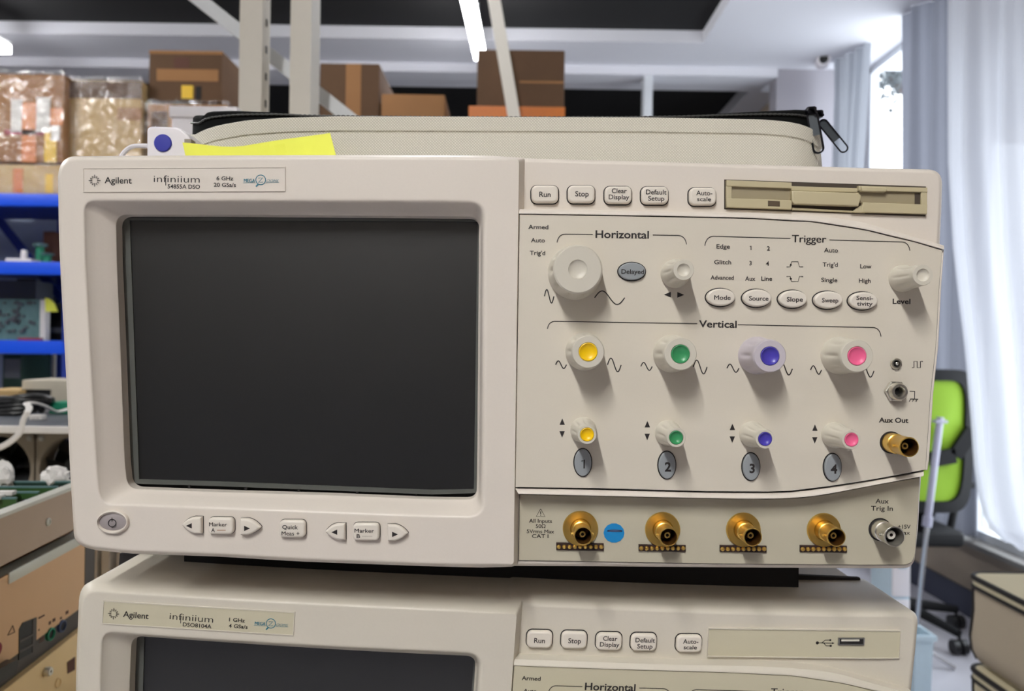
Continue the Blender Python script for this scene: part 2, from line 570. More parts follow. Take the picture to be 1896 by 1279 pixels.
def lip(mb, up, lo, y0, y1):
    """moulded bar between two pixel polylines, bulging forward from y0 to y1"""
    n = 48
    U, Lw = resample(smooth(up), n), resample(smooth(lo), n)
    loops = []
    for i in range(n + 1):
        a, b = P(*U[i], DU), P(*Lw[i], DU)
        lp = []
        for k in range(9):
            t = k / 8; an = math.pi * t
            q = a.lerp(b, t); q.y = y0 + (y1 - y0) * (.74 * min(1.0, t / .1) + .26 * min(1.0, t / .8))
            lp.append(q)
        lp += [Vector((b.x, y0 + .004, b.z)), Vector((a.x, y0 + .004, a.z))]
        loops.append(lp)
    mb.loft(loops, True, True)


def logo_star(mb, cx, cy, r, d):
    for i in range(12):
        a = 2 * math.pi * i / 12
        r0, r1 = (.42, 1.0) if i % 3 == 0 else (.5, .85)
        ln(mb, [(cx + r * r0 * math.cos(a), cy + r * r0 * math.sin(a)), (cx + r * r1 * math.cos(a), cy + r * r1 * math.sin(a))], d, 1.2)
    for i in range(12):
        a = 2 * math.pi * (i + .5) / 12
        for rr in (.5, .72):
            q = ell(cx + r * rr * math.cos(a), cy + r * rr * math.sin(a), .55, .55, 6)
            mb.tri(xz(q, d), d - INK)


def arrow(mb, cx, cy, w, h, dirn, d):
    p = {'l': [(cx - w / 2, cy), (cx + w / 2, cy - h / 2), (cx + w / 2, cy + h / 2)], 'r': [(cx + w / 2, cy), (cx - w / 2, cy - h / 2), (cx - w / 2, cy + h / 2)],
         'u': [(cx, cy - h / 2), (cx - w / 2, cy + h / 2), (cx + w / 2, cy + h / 2)], 'd': [(cx, cy + h / 2), (cx - w / 2, cy - h / 2), (cx + w / 2, cy - h / 2)]}[dirn]
    mb.tri(xz(p, d), d - INK)


SIL = dict(corners=[((107.3, 330), (108, 290), (140, 289.2)), ((968, 288.8), (972.5, 288.8), (972.3, 296)), ((960, 1040), (959.8, 1051.8), (947, 1051.8)), ((190, 1019.5), (141, 1016), (137, 990))],
           mids=[[(300, 288), (560, 287), (800, 287.3)], [(966, 600), (962, 880)], [(800, 1048.4), (694, 1044.5), (560, 1039.5), (400, 1030), (249, 1025)], [(129.2, 864), (122.5, 697), (115.7, 574), (109.3, 452)]])
FAC = dict(corners=[((114.3, 331), (115, 297.2), (141, 296.2)), ((954, 295.6), (961, 295.6), (961, 302)), ((951.3, 1038), (951.2, 1045), (944, 1044.8)), ((191, 1012.4), (148, 1009.4), (144, 989))],
           mids=[[(300, 295), (560, 294), (800, 294.3)], [(956.6, 600), (953, 880)], [(800, 1041.4), (694, 1037.5), (560, 1032.5), (400, 1023), (249, 1018)], [(136.2, 864), (129.5, 697), (122.7, 574), (116.3, 452)]])
REC = dict(corners=[((157.5, 392), (158.5, 373), (178, 372.6)), ((868, 374.8), (893, 376), (897, 396)), ((894.6, 930), (893, 954), (866, 955)), ((205, 932.3), (188, 930), (184.5, 905))],
           mids=[[(400, 372.6), (800, 373.6)], [(896.6, 486), (895.6, 850)], [(800, 953.6), (400, 938.7), (249, 933)], [(179.6, 850), (170, 680), (159.4, 486)]])
OPN = dict(corners=[((216.2, 418), (216.5, 398.6), (236, 397.8)), ((868, 401.6), (886, 402.5), (887, 420)), ((883, 905), (882.5, 924), (864, 924)), ((256, 904.6), (239, 903), (235.5, 886)),],
           mids=[[(400, 398), (800, 401)], [(886.6, 486), (883.8, 850)], [(800, 923.6), (600, 915.5), (400, 910)], [(231.8, 850), (224, 640), (217.6, 486)]])
PANEL_TOP = [(961.5, 396.5), (1200, 400), (1290, 402), (1391, 404), (1467, 408.8), (1500, 409.6), (1552, 417.5), (1604, 425.6), (1648.5, 436.8), (1693, 447.2), (1745.5, 463)]
PANEL_BOT = [(1713.5, 870.5), (1642, 884), (1598, 891.6), (1531.5, 901.5), (1465, 909.6), (1421, 911), (1310, 910.4), (1099, 904.6), (953.5, 902)]


def oscilloscope(upper, root, T=None):
    bz, pn = ('bezel_plastic', 'panel_plastic') if upper else ('lower_bezel_plastic', 'lower_panel_plastic')
    # display bezel with its sunken screen opening
    S = contour(**SIL); k = 8; n = 14
    Fc = contour(**FAC)
    R, O = contour(**REC), contour(**OPN)
    mb = MB(); loops = [wl(S, DB + .006, DB + .065)]
    for a in (0, 20, 40, 60, 75, 90):
        t = math.radians(a); f = math.sin(t)
        lp = []
        for p, q in zip(S, Fc):
            # rounded quarter from silhouette to face
            m = 1 - math.cos(t)
            w = min(max((p[0] - 925) / 30, 0.0), 1.0)
            m, g = m + (a / 90 - m) * w, f + (a / 90 - f) * w
            x, y = p[0] + (q[0] - p[0]) * m, p[1] + (q[1] - p[1]) * m
            dd = .006 + .0035 * w; q3 = P(x, y, DB + .006 * (1 - g)); q3.y = DB + dd * (1 - g); lp.append(q3)
        loops.append(lp)
    loops.append(wl(inset(Fc, 2.5), DB))
    for e, dz in ((-8.0, 0), (-5.0, 0), (-3.2, .00008), (-1.4, .0003), (.4, .0007)): loops.append(wl(inset(R, e), DB + dz))
    Wr, Wo = wl(inset(R, 2.4), DB + .0012), wl(inset(O, -2.2), DB + .0096)
    for t in (0, .33, .67): loops.append([p.lerp(q, t) for p, q in zip(Wr, Wo)])
    loops += [wl(inset(O, -2.2), DB + .0096), wl(inset(O, -1.2), DB + .0098), wl(inset(O, -.4), DB + .0104), wl(inset(O, .3), DB + .0114), wl(inset(O, .3), DB + .0114, DB + .0165)]
    mb.loft(loops)
    bezel = mb.build('display_bezel', bz, root, T=T, angle=50)

    # nameplate
    mb = MB(); d = DB - .0002
    mb.plate([xz([(155, 312.4), (527, 310.2), (527, 352.6), (155, 354)], d)], d, DB + .001)
    mb.m = 2
    mb.plate([xz([(153.6, 310.4), (528.4, 308.2), (528.4, 354.2), (153.6, 355.8)], d), xz([(155.2, 312.6), (526.8, 310.4), (526.8, 352.4), (155.2, 353.8)], d)], DB - .00045, DB + .001, .0002)
    mb.m = 1
    logo_star(mb, 175.4, 334.4, 11, d)
    tx(mb, 'Agilent', 219, 333.4, d, 50, 12, .012)
    tx(mb, 'infiniium', 327.5, 331, d, 85, 13.5, -.008)
    ln(mb, [(307, 330), (307, 343.5)], d, 1.2)
    if upper:
        tx(mb, '54855A DSO', 340.5, 345.2, d, 60, 7.8, .015); tx(mb, '6 GHz', 416.5, 330, d, 31, 7.4, .015); tx(mb, '20 GSa/s', 416.5, 342, d, 41, 7.4, .015)
    else:
        tx(mb, 'DSO8104A', 339.5, 345.2, d, 56, 7.8, .015); tx(mb, '1 GHz', 416.5, 330, d, 31, 7.4, .015); tx(mb, '4 GSa/s', 419.5, 342, d, 37, 7.4, .015)
    mb.m = 3
    tx(mb, 'MEGA', 462, 334, d, 20.5, 6.6, .03); tx(mb, 'OOMS', 505, 334.5, d, 23, 5, -.005, .4)
    ln(mb, ell(482.8, 333, 9, 9, 24) + [(491.8, 333)], d, 1.5)
    ln(mb, [(478.5, 330), (486.5, 329), (478.5, 338), (487, 337)], d, 1.3)
    ln(mb, [(478, 341), (474, 345.5)], d, 2.6); ln(mb, [(450, 338.6), (473, 338.2)], d, .6); ln(mb, [(492, 338.2), (517, 337.6)], d, .6)
    mb.build('nameplate', [bz if upper else pn, 'ink', bz, 'ink_teal'], root, T=T)

    # screen
    ds = DB + .0172
    G = [(238.5, 406.6), (400, 406.8), (800, 408.4), (885.5, 409.4), (878.6, 906.6), (800, 907.8), (400, 892), (256, 888)]
    mb = MB(); mb.plate([xz(G, ds)], ds, ds + .002); mb.build('screen', 'screen_glass', root, T=T)
    mb = MB(); dd = ds - .0007
    Gi = [(240, 407.6), (400, 407.8), (800, 409.4), (884.3, 410.2), (877.4, 905.6), (800, 906.8), (400, 891), (257.5, 887)]
    Go = [(226, 403.2), (400, 402.6), (800, 404.6), (890, 405.4), (886, 912.5), (800, 915.2), (400, 899.6), (243, 895)]
    mb.plate([xz(Go, dd), xz(Gi, dd)], dd, ds + .002, .0003)
    mb.m = 1
    for x in (350, 455, 553, 661, 770):
        y = 898 + (x - 350) * .041; mb.pbox(x - 2, y, x + 2, y + 9, dd - .0003, .001)
    mb.build('screen_frame', ['screen_edge', 'seam_dark'], root, T=T)
    mb = MB(); mb.plate([xz([(180, 370), (915, 370), (905, 945), (205, 945)], ds + .003)], ds + .0024, ds + .004)
    mb.build('screen_backing', 'screen_surround', root, T=T)

    # right-hand moulding behind the panels
    S2 = contour([((940, 310), (940, 293), (955, 292.8)), ((1718, 313.6), (1745, 314.6), (1744.6, 342)), ((1694.6, 1026), (1693, 1051.5), (1672, 1052)), ((955, 1047.5), (940, 1047), (940, 1020))],
                 [[(975, 293.3), (1200, 299.3), (1500, 308), (1600, 311)], [(1743.6, 379), (1740.5, 440), (1737, 520), (1728, 640), (1719, 740), (1712, 850), (1704.5, 884), (1699.5, 981)],
                  [(1598, 1051.8), (1330, 1050), (1100, 1048)], [(940, 640)]])
    mb = MB(); loops = [wl(S2, DL + .005, DB + .065), wl(S2, DL + .005)]
    for a in (30, 60, 90):
        t = math.radians(a)
        loops.append(wl(inset(S2, 6 * (1 - math.cos(t))), DL + .001 + .004 * (1 - math.sin(t))))
    loops.append(wl(inset(S2, 7.5), DL + .001))
    mb.loft(loops, False, True)
    lip(mb, [(961, 385), (1075, 386), (1290, 391), (1416, 392), (1500, 396), (1589, 405), (1648.5, 423), (1693, 435.8), (1737, 448.5), (1751, 452.6)],
        [(961, 395.6), (1200, 399), (1290, 401), (1391, 403), (1467, 407.8), (1500, 408.6), (1552, 416.5), (1604, 424.6), (1648.5, 435.8), (1693, 446.2), (1746, 462)], DL + .001, DU - .0006)
    lip(mb, [(953, 903.4), (1099, 906), (1310, 911.8), (1421, 912.4), (1465, 911), (1531.5, 903), (1598, 893.2), (1642, 885.4), (1714, 872)],
        [(960, 913.6), (1141, 918), (1330, 922), (1421, 923), (1487, 920), (1531.5, 914), (1620, 896.8), (1708, 881)], DL + .001, DU - .0006)
    mb.build('front_moulding', bz, root, T=T, angle=40)

    # control panel
    PN = PANEL_TOP + [(1740, 530), (1734, 640), (1724, 730), (1716, 850)] + PANEL_BOT
    mb = MB(); mb.plate([xz(inset(PN, 1.0), DU)], DU, DL + .0012, .0002)
    mb.m = 1; mb.plate([xz(inset(PN, -.8), DU)], DU + .0008, DL + .0012)
    mb.m = 3
    SB = [(1746.5, 463.5), (1741, 530), (1735, 640), (1725, 730), (1717, 850), (1714.5, 871), (1719.5, 871), (1722.5, 850), (1730, 730), (1739.5, 640), (1745, 530), (1750, 462)]
    mb.plate([xz(list(reversed(SB)), DU)], DU + .0008, DL + .004, .0004)
    mb.m = 2; d = DU
    for t, x, y, w in (('Armed', 996.7, 420, 37), ('Auto', 996, 444.5, 26), ("Trig'd", 995.2, 468, 28.5), ('Edge', 1339, 456, 25), ('Glitch', 1338, 485, 31.5), ('Advanced', 1337, 513.6, 43),
                       ('1', 1390, 459, 0), ('2', 1422.5, 459.5, 0), ('3', 1389.5, 487, 0), ('4', 1421, 487.5, 0), ('Aux', 1389, 515.5, 19), ('Line', 1419.5, 515.5, 20),
                       ('Auto', 1538.5, 463, 26), ("Trig'd", 1537, 489.6, 28), ('Single', 1535.3, 518, 30), ('Low', 1603, 492.6, 21), ('High', 1601, 519.4, 22)):
        tx(mb, t, x, y, d, w, 8.2, .016)
    tx(mb, 'Horizontal', 1152, 433.6, d, 99, 14.4, .02); tx(mb, 'Trigger', 1498, 441.6, d, 63, 14.4, .02)
    bracket(mb, (1031.5, 449), (1045.5, 433.4), (1097.6, 434), d); bracket(mb, (1271, 452.5), (1255.4, 435.8), (1208.5, 435), d)
    bracket(mb, (1305, 455), (1320.4, 437.4), (1463.4, 441.4), d); bracket(mb, (1684.4, 464), (1669.7, 447.8), (1535.6, 444.2), d)
    ln(mb, sine(1008, 536, 1025.5, 561), d, 2); ln(mb, sine(1101, 538.5, 1156.6, 563.6), d, 2)
    for pts in ([(1456, 494), (1463, 494), (1465.5, 484.5), (1477.5, 484.5), (1480, 494), (1487, 494)], [(1456, 512), (1463, 512), (1465.5, 521.5), (1477.5, 521.5), (1480, 512), (1487, 512)]):
        ln(mb, pts, d, 1.2)
    arrow(mb, 1464, 489.5, 5, 4, 'u', d); arrow(mb, 1464, 517, 5, 4, 'd', d)
    arrow(mb, 1235.5, 545.4, 13, 10.5, 'l', d); arrow(mb, 1260.5, 545.8, 13, 10.5, 'r', d)
    if upper:
        tx(mb, 'Level', 1669, 557.6, d, 33, 9.6, .025)
        tx(mb, 'Vertical', 1329, 599.4, d, 70, 13.4, .02)
        bracket(mb, (1013.5, 609), (1026.4, 594.8), (1291, 599), d); bracket(mb, (1631, 623), (1616.8, 606.2), (1366, 601), d)
        for b in ((1028.7, 668, 1048.8, 682), (1124.7, 663, 1150, 688), (1186.4, 671, 1207.5, 685.5), (1283.5, 666.5, 1309, 692), (1345.8, 674, 1368, 689), (1441, 671, 1467, 694), (1500.6, 677, 1520.8, 692.5), (1592, 675, 1618, 698)):
            ln(mb, sine(*b), d, 2)
        for x, y in ((1041, 780.3), (1198.6, 785), (1356, 790), (1508.7, 791.4)):
            arrow(mb, x, y, 10, 12, 'u', d); arrow(mb, x - .3, y + 23.7, 10, 12, 'd', d)
        ln(mb, [(1688.5, 680.5), (1692, 680.5), (1692, 669), (1698, 669), (1698, 680.5), (1704, 680.5), (1704, 669), (1708.5, 669)], d, 1.5)
        ln(mb, [(1684, 724), (1693.5, 724.5), (1693, 738.5)], d, 1.4); ln(mb, [(1685, 738.5), (1700, 738.9)], d, 1.4)
        for x in (1686, 1692, 1698.5): ln(mb, [(x, 738.6), (x - 3, 743.5)], d, 1.3)
        tx(mb, 'Aux Out', 1654.4, 777.4, d, 54.5, 9.2, .025)
    mb.build('control_panel', [pn, 'seam_dark', 'ink', bz], root, T=T)

    # run control keys on the top strip
    d = DL + .001
    for cx, cy, tl in ((1009, 358.8, (('Run', 1009, 359.5, 21, 10),)), (1076.6, 358.8, (('Stop', 1077.5, 358.5, 25, 10),)), (1145, 360.4, (('Clear', 1146.5, 353, 28, 9), ('Display', 1146, 364.5, 38, 9))),
                       (1213, 361, (('Default', 1215, 355.3, 38, 9), ('Setup', 1215, 367, 30, 9))), (1301.8, 363, (('Auto-', 1304, 357, 30, 9), ('scale', 1303.6, 368.4, 26, 8)))):
        button(root, rrect(cx, cy, 50, 32.5, 10), d, tl, T=T, h=.0026)
    # horizontal section
    knob(root, 1070, 498.4, 46, 50, 16.5, None, T=T, h=.017, flutes=10)
    knob(root, 1265.8, 499.6, 20, 26.5, 11, None, T=T)
    gl = lambda t, x, y, w: ((t, x, y, w, 8.6, .015),)
    button(root, ell(1170.3, 502, 25, 16.2), DU, gl('Delayed', 1171.5, 502.5, 42), body='grey_key', T=T, h=.0016, bev=.0005)
    knob(root, 1709, 509, 20, 25, 11, None, T=T)
    for t, x, y in ((('Mode',), 1335.5, 550), (('Source',), 1402.8, 551.5), (('Slope',), 1469.5, 553.3), (('Sweep',), 1535, 555), (('Sensi-', 'tivity'), 1600, 556.4)):
        if len(t) == 1: tt = ((t[0], x + 2, y + .5, 30 if t[0] != 'Source' else 36, 8.6, .014),)
        else: tt = ((t[0], x + 1, y - 5, 31, 8, .014), (t[1], x + 1, y + 5.5, 29, 8, .014))
        button(root, ell(x, y, 26.4, 16.2), DU, tt, T=T, h=.0026, bev=.0009)

    # rear body
    xl, xr = (P(150, 640, .4).x, P(1660, 640, .4).x)
    mb = MB()
    mb.box(((xl + xr) / 2, DB + .070 + .17, CZ - .0085), (xr - xl + .004, .34, .198), bevel=.004)
    mb.m = 1; mb.box(((xl + xr) / 2, DB + .0665, CZ - .0085), (xr - xl + .002, .016, .1958))
    mb.box(((xl + xr) / 2, DB + .064, CZ - .0073), (xr - xl + .003, .004, .202), bevel=.0015)
    mb.build('case', ['case_grey', 'seam_dark'], root, T=T)

    if not upper:
        # blank strip with a USB socket where the other instrument has its disk drive
        mb = MB(); d = DL - .0001
        B = [(1338, 336), (1712, 344), (1712, 395), (1640, 394), (1338, 388)]
        mb.plate([xz(B, d)], d, DL + .002)
        mb.m = 2; mb.plate([xz(inset(B, -1.6), d), xz(inset(B, .2), d)], d - .0005, DL + .002, .0001)
        mb.m = 1
        ln(mb, [(1551, 364), (1581, 365)], d, 1.3); ln(mb, [(1560, 364), (1566, 359), (1575, 359)], d, 1.3); ln(mb, [(1563, 364), (1569, 370), (1576, 370)], d, 1.3)
        mb.tri(xz(ell(1551, 364, 3, 3, 12), d), d - INK); arrow(mb, 1582.5, 365, 5, 4, 'r', d); mb.tri(xz(rrect(1577.5, 370, 4, 4, .5), d), d - INK); mb.tri(xz(ell(1576, 359, 2, 2, 10), d), d - INK)
        mb.build('blank_strip', [pn, 'ink', bz], root, T=T)
        mb = MB(); mb.plate([xz([(1591, 354), (1642, 355), (1642, 369), (1591, 368)], d), xz([(1593.5, 356.2), (1639.5, 357), (1639.5, 367), (1593.5, 366)], d)], d - .0008, d + .001, .0001)
        mb.m = 1; mb.plate([xz([(1593, 356), (1640, 357), (1640, 367.4), (1593, 366.4)], d)], d - .00015, d + .001)
        mb.m = 2; mb.plate([xz([(1597, 357.4), (1632, 358), (1632, 361.5), (1597, 361)], d)], d - .0006, d + .001)
        mb.build('usb_socket', ['steel', 'seam_dark', 'white_insulator'], root, T=T)
        return

    # ---------------- only on the upper instrument (the lower one is cut off by the frame)
    # marker keys and power key on the bezel
    d = DB
    lk = lambda cx, cy: [(cx + 18, cy - 15), (cx + 18, cy + 15.5)] + bez((cx + 4, cy + 15.5), (cx - 10, cy + 11), (cx - 19, cy - .5), 6) + bez((cx - 19, cy - .5), (cx - 10, cy - 13), (cx + 4, cy - 15), 6)[1:]
    rk = lambda cx, cy: [(cx - 18, cy + 15.5), (cx - 18, cy - 15)] + bez((cx - 4, cy - 15), (cx + 10, cy - 12), (cx + 20, cy + 1), 6) + bez((cx + 20, cy + 1), (cx + 10, cy + 12), (cx - 4, cy + 15.5), 6)[1:]
    for f, cx, cy, dr, gx, gy in ((lk, 354.5, 972.5, 'l', 349.7, 973.2), (rk, 462, 975.5, 'r', 457.6, 978), (lk, 620.5, 984.5, 'l', 619, 985), (rk, 735, 986.5, 'r', 731.5, 989)):
        button(root, f(cx, cy), d, T=T, h=.0026, well=.8, glyph=lambda m, dk, gx=gx, gy=gy, dr=dr: arrow(m, gx, gy, 11, 10, dr, dk))

    def dash(x0, x1, y, dotted):
        def g(m, dk):
            m.m = 3
            if dotted:
                for i in range(8):
                    a = x0 + (x1 - x0) * i / 8; ln(m, [(a, y), (a + 1.4, y)], dk, .9)
            else: ln(m, [(x0, y), (x1, y)], dk, 1.3)
        return g
    button(root, rrect(408, 974, 47, 31, 8), d, (('Marker', 403.8, 970.3, 33, 7.6), ('A', 394.7, 981, 7, 7.6)), T=T, h=.0026, well=.8, glyph=dash(402, 418, 981.4, False))
    button(root, rrect(540.5, 979.5, 48.5, 32, 8), d, (('Quick', 537.3, 975.4, 29, 7.8), ('Meas +', 538, 987, 33, 7.8)), T=T, h=.0026, well=.8)
    button(root, rrect(677.5, 985, 49, 32.5, 8), d, (('Marker', 674.6, 982, 36, 7.8), ('B', 663.6, 992, 6.5, 7.6)), T=T, h=.0026, well=.8, glyph=dash(671, 690, 992.6, True), ink2='ink_grey')
    mb = MB(); c = P(210, 965.7, DB)
    E0, E1, E2 = ell(210.6, 965.3, 29.5, 22.5, 40), ell(210.6, 965.2, 27, 19.5, 40), ell(209.8, 965.7, 25.5, 16, 40)
    mb.loft([wl(E0, DB, DB + .001), wl(E0, DB, DB - .0005), wl(inset(E0, 1.2), DB, DB - .0016), wl(E1, DB, DB - .0018), wl(E2, DB, DB - .0008), wl(E2, DB, DB + .001)])
    mb.m = 1; mb.loft([wl(E2, DB, DB - .0003), wl(ell(209.8, 965.7, 12, 8, 40), DB, DB - .0012)], False, True)
    mb.m = 2; q = DB - .0014; ln(mb, ell(207.8, 968, 7, 7, 24) + [(214.8, 968)], q, 1.4); ln(mb, [(207.6, 958), (207.6, 965.5)], q, 1.4)
    mb.build('power_button', [bz, 'power_grey', 'ink'], root)

    # vertical section
    for x, y, cp, bd in ((1089, 651.4, 'yellow_cap', 'knob_plastic'), (1260, 655.4, 'green_cap', 'knob_plastic'), (1425.8, 659, 'blue_cap', 'lilac_knob'), (1587, 659, 'pink_cap', 'knob_plastic')):
        knob(root, x, y, 31, 35, 17, cp, bd)['label'] = {'y': 'large knob with yellow centre', 'g': 'large knob with green centre', 'b': 'large knob with blue centre', 'p': 'large knob with pink centre'}[cp[0]]
    for x, y, cp in ((1087, 804.3, 'yellow_cap'), (1252, 810, 'green_cap'), (1416.8, 812.6, 'blue_cap'), (1576.8, 813.9, 'pink_cap')):
        knob(root, x, y, 18.5, 24, 12.5, cp)['label'] = {'y': 'small knob with yellow centre', 'g': 'small knob with green centre', 'b': 'small knob with blue centre', 'p': 'small knob with pink centre'}[cp[0]]
    for i, (x, y) in enumerate(((1079.5, 856.6), (1235.6, 861.5), (1391.6, 864.4), (1543, 865.6))):
        button(root, ell(x, y, 15.8, 25), DU, ((str(i + 1), x + 1, y + 2, 0, 17, .03),), body='grey_key', h=.0014, bev=.0005)
    # calibration post and ground jack
    mb = MB(); c = P(1658, 673, DU); R = 10.5 * DU / F
    mb.lathe([(R, -.001), (R, .0008), (R * .85, .0014), (R * .62, .0014), (R * .55, .0002)], c, 28, cap1=False)
    mb.m = 1; mb.lathe([(R * .55, .0002), (R * .1, .0001)], c, 20, cap1=True)
    mb.m = 0; mb.lathe([(R * .3, .0002), (R * .3, .0016), (R * .1, .002)], c, 14, cap1=True)
    mb.build('probe_post', ['nickel', 'seam_dark'], root)
    mb = MB(); c = P(1664.5, 725, DU - .004); c.y = DU; R = 20 * DU / F
    mb.lathe([(R * 1.02, -.001), (R * 1.02, .0016), (R * .93, .002)], c, 6); mb.lathe([(R * .93, .002), (R * .6, .002)], c, 6)
    mb.lathe([(R * .8, .002), (R * .78, .0044), (R * .7, .005), (R * .5, .005), (R * .38, .004), (R * .36, .001)], c, 36)
    mb.m = 1; mb.lathe([(R * .36, .001), (R * .05, .0008)], c, 20, cap1=True)
    mb.build('ground_jack', ['nickel', 'seam_dark'], root)
    o = bnc(root, 1683.5, 827.6, 18.6, DU, ['gold', 'gold', 'seam_dark', 'gold'], h=.0168); o['label'] = 'gold output connector at the panel edge'

    # floppy drive
    d = DL + .001
    mb = MB()
    FO = [(1341, 333.5), (1714, 346.5), (1713, 399.5), (1341, 386)]
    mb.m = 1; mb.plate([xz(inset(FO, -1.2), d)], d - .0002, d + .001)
    mb.m = 0
    qd = lambda x0, y0, x1, y1, x2, y2, x3, y3, f, b, bv=.0003: mb.plate([xz([(x0, y0), (x1, y1), (x2, y2), (x3, y3)], d)], d - f, d - b, bv)
    qd(1343, 335, 1463, 339.5, 1463, 350.5, 1343, 346, .0022, -.001); qd(1343, 368, 1463, 372, 1463, 389, 1343, 385, .0022, -.001)
    qd(1343, 335, 1353, 335.3, 1353, 385, 1343, 385, .0019, -.001)
    qd(1586, 345.5, 1713, 349, 1713, 357.5, 1586, 354, .0022, -.001); qd(1594, 376, 1713, 380, 1712, 397.5, 1592, 394, .0022, -.001)
    qd(1702, 349, 1713, 349, 1713, 397, 1702, 397, .0019, -.001)
    qd(1463, 345, 1586, 349, 1586, 357, 1463, 353.5, .0010, -.001); qd(1466, 385, 1590, 391.5, 1590, 394.5, 1466, 389.5, .0012, -.001)
    mb.plate([xz([(1574, 394), (1584, 386), (1600, 376.5), (1600, 395)], d)], d - .002, d + .001, .0003)
    mb.m = 2; qd(1352, 346, 1464, 350, 1464, 372, 1352, 368, .0007, -.001, .0001); qd(1584, 354, 1703, 358, 1703, 380, 1584, 376, .0007, -.001, .0001)
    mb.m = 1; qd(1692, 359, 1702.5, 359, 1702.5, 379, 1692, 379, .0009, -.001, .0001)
    fd = mb.build('floppy_drive', ['floppy_beige', 'floppy_shadow', 'floppy_recess_shade'], root)
    mb = MB(); qd2 = [(1462, 355), (1584, 359.5), (1590, 366), (1584, 384), (1466, 380), (1462, 374)]
    mb.plate([xz(qd2, d)], d - .0034, d, .0006); mb.build('slot_door', 'floppy_beige', fd)
    mb = MB(); mb.plate([xz([(1590, 347.5), (1634, 349), (1638, 353), (1634, 358), (1590, 356.5)], d)], d - .0032, d, .0006); mb.build('eject_button', 'floppy_beige', fd)
    mb = MB(); mb.plate([xz([(1419, 373), (1441, 374), (1441, 384), (1419, 383)], d)], d - .0024, d, .0002); mb.build('activity_light', 'led_brown', fd)

    # input panel
    d = DL
    LP = [(962.6, 915.6), (1141, 919.6), (1330, 923.6), (1421, 924.6), (1487, 921.6), (1531.5, 915.8), (1620, 898.4), (1703, 884.5), (1699, 960), (1696.4, 1000), (1694, 1029), (1688, 1041), (1677, 1045.6), (1598, 1045.8), (1310, 1043.2), (960.6, 1037)]
    mb = MB(); mb.plate([xz(LP, d)], d, DL + .002, .0002)
    mb.m = 1; mb.plate([xz(inset(LP, -1.3), d)], d + .0006, DL + .002)
    mb.m = 2
    ln(mb, [(1001, 941.8), (992.8, 955.8), (1009.2, 956), (1001, 941.8)], d, 1.1); ln(mb, [(1001, 946.5), (1001, 951.6)], d, 1.5); ln(mb, [(1001, 953), (1001, 954.4)], d, 1.5)
    for t, x, y, w, h in (('All Inputs', 1000.8, 963.8, 42.5, 7.2), ('50\u03a9', 1001, 973.6, 18, 7), ('5Vrms Max', 1000.7, 983.2, 50.5, 7.2), ('CAT I', 1000.2, 992, 30.5, 7.2), ('Aux', 1633, 927.2, 24.5, 9), ('Trig In', 1632.8, 940.6, 40.6, 9), ('\u00b115V', 1674, 974.6, 23.5, 7.6), ('Max', 1674, 985.6, 21, 7.6)):
        tx(mb, t, x, y, d, w, h, .012)
    mb.build('input_panel', ['input_plastic', 'seam_dark', 'ink'], root)
    for i, (tx0, ty, ds_, sx0, sx1, sy0, sy1) in enumerate(((1079.8, 992, 32.7, 1029.8, 1117.6, 1003.6, 1018), (1238.2, 994, 32.4, 1182.2, 1269, 1007, 1020), (1393.8, 994.4, 31.8, 1332.2, 1418.4, 1008.3, 1021.4), (1548.8, 994.8, 31.2, 1480.2, 1567, 1008.4, 1021.6))):
        bnc(root, tx0, ty, 17.4, d, ['gold', 'gold', 'gold_dull', 'gold'], ds_)
        mb = MB(); mb.plate([xz([(sx0, sy0), (sx1, sy0 + 1.6), (sx1, sy1 + .8), (sx0, sy1 - .8)], d)], d - .0009, d + .001, .0001)
        cs = mb.build('contact_strip', 'contact_black', root)
        mb = MB()
        for j in range(9):
            x = sx0 + (sx1 - sx0) * (j + .5) / 9; y = (sy0 + sy1) / 2 + .4
            mb.lathe([(4.1 * d / F, .0008), (4.1 * d / F, .0011), (3.0 * d / F, .0016), (.8 * d / F, .0018)], P(x, y, d), 14, cap1=True)
        mb.build('contact_pin', 'gold', cs)
    o = bnc(root, 1656.4, 993.4, 19, d, ['nickel', 'nickel', 'seam_dark', 'white_insulator'], h=.0142); o['label'] = 'silver trigger input connector'
    mb = MB(); mb.plate([xz(ell(1136.8, 986.4, 19.3, 18, 14), d)], d - .0002, d + .0005)
    mb.m = 1; ln(mb, bez((1124.5, 982.5), (1138, 979.5), (1152, 982.8), 8) + bez((1152, 982.8), (1138, 984.5), (1124.5, 982.5), 8), d - .0002, 2.2)
    mb.build('round_sticker', ['sticker_blue', 'port_blue'], root)['label'] = 'round blue sticker with a dark line'


def T_low(v):
    x, z = v.x, v.z - CZ
    return Vector((1.0019 * x + .0600 * z - .00324, v.y + .021, CZ - .0278 * x + 1.0167 * z - .2314 + .1192 * min(max(x, -.24), .24) ** 2))


up = thing('oscilloscope', 'upper cream oscilloscope of the stack, with a disk drive and four coloured knobs', 'oscilloscope', (0, DL + .2, CZ - .1075))
oscilloscope(True, up)
zlow = T_low(Vector((0, 0, CZ - .1075))).z
lo = thing('oscilloscope', 'lower cream oscilloscope of the stack, with a USB socket instead of a disk drive', 'oscilloscope', (0, DL + .22, zlow - .006))
oscilloscope(False, lo, T_low)
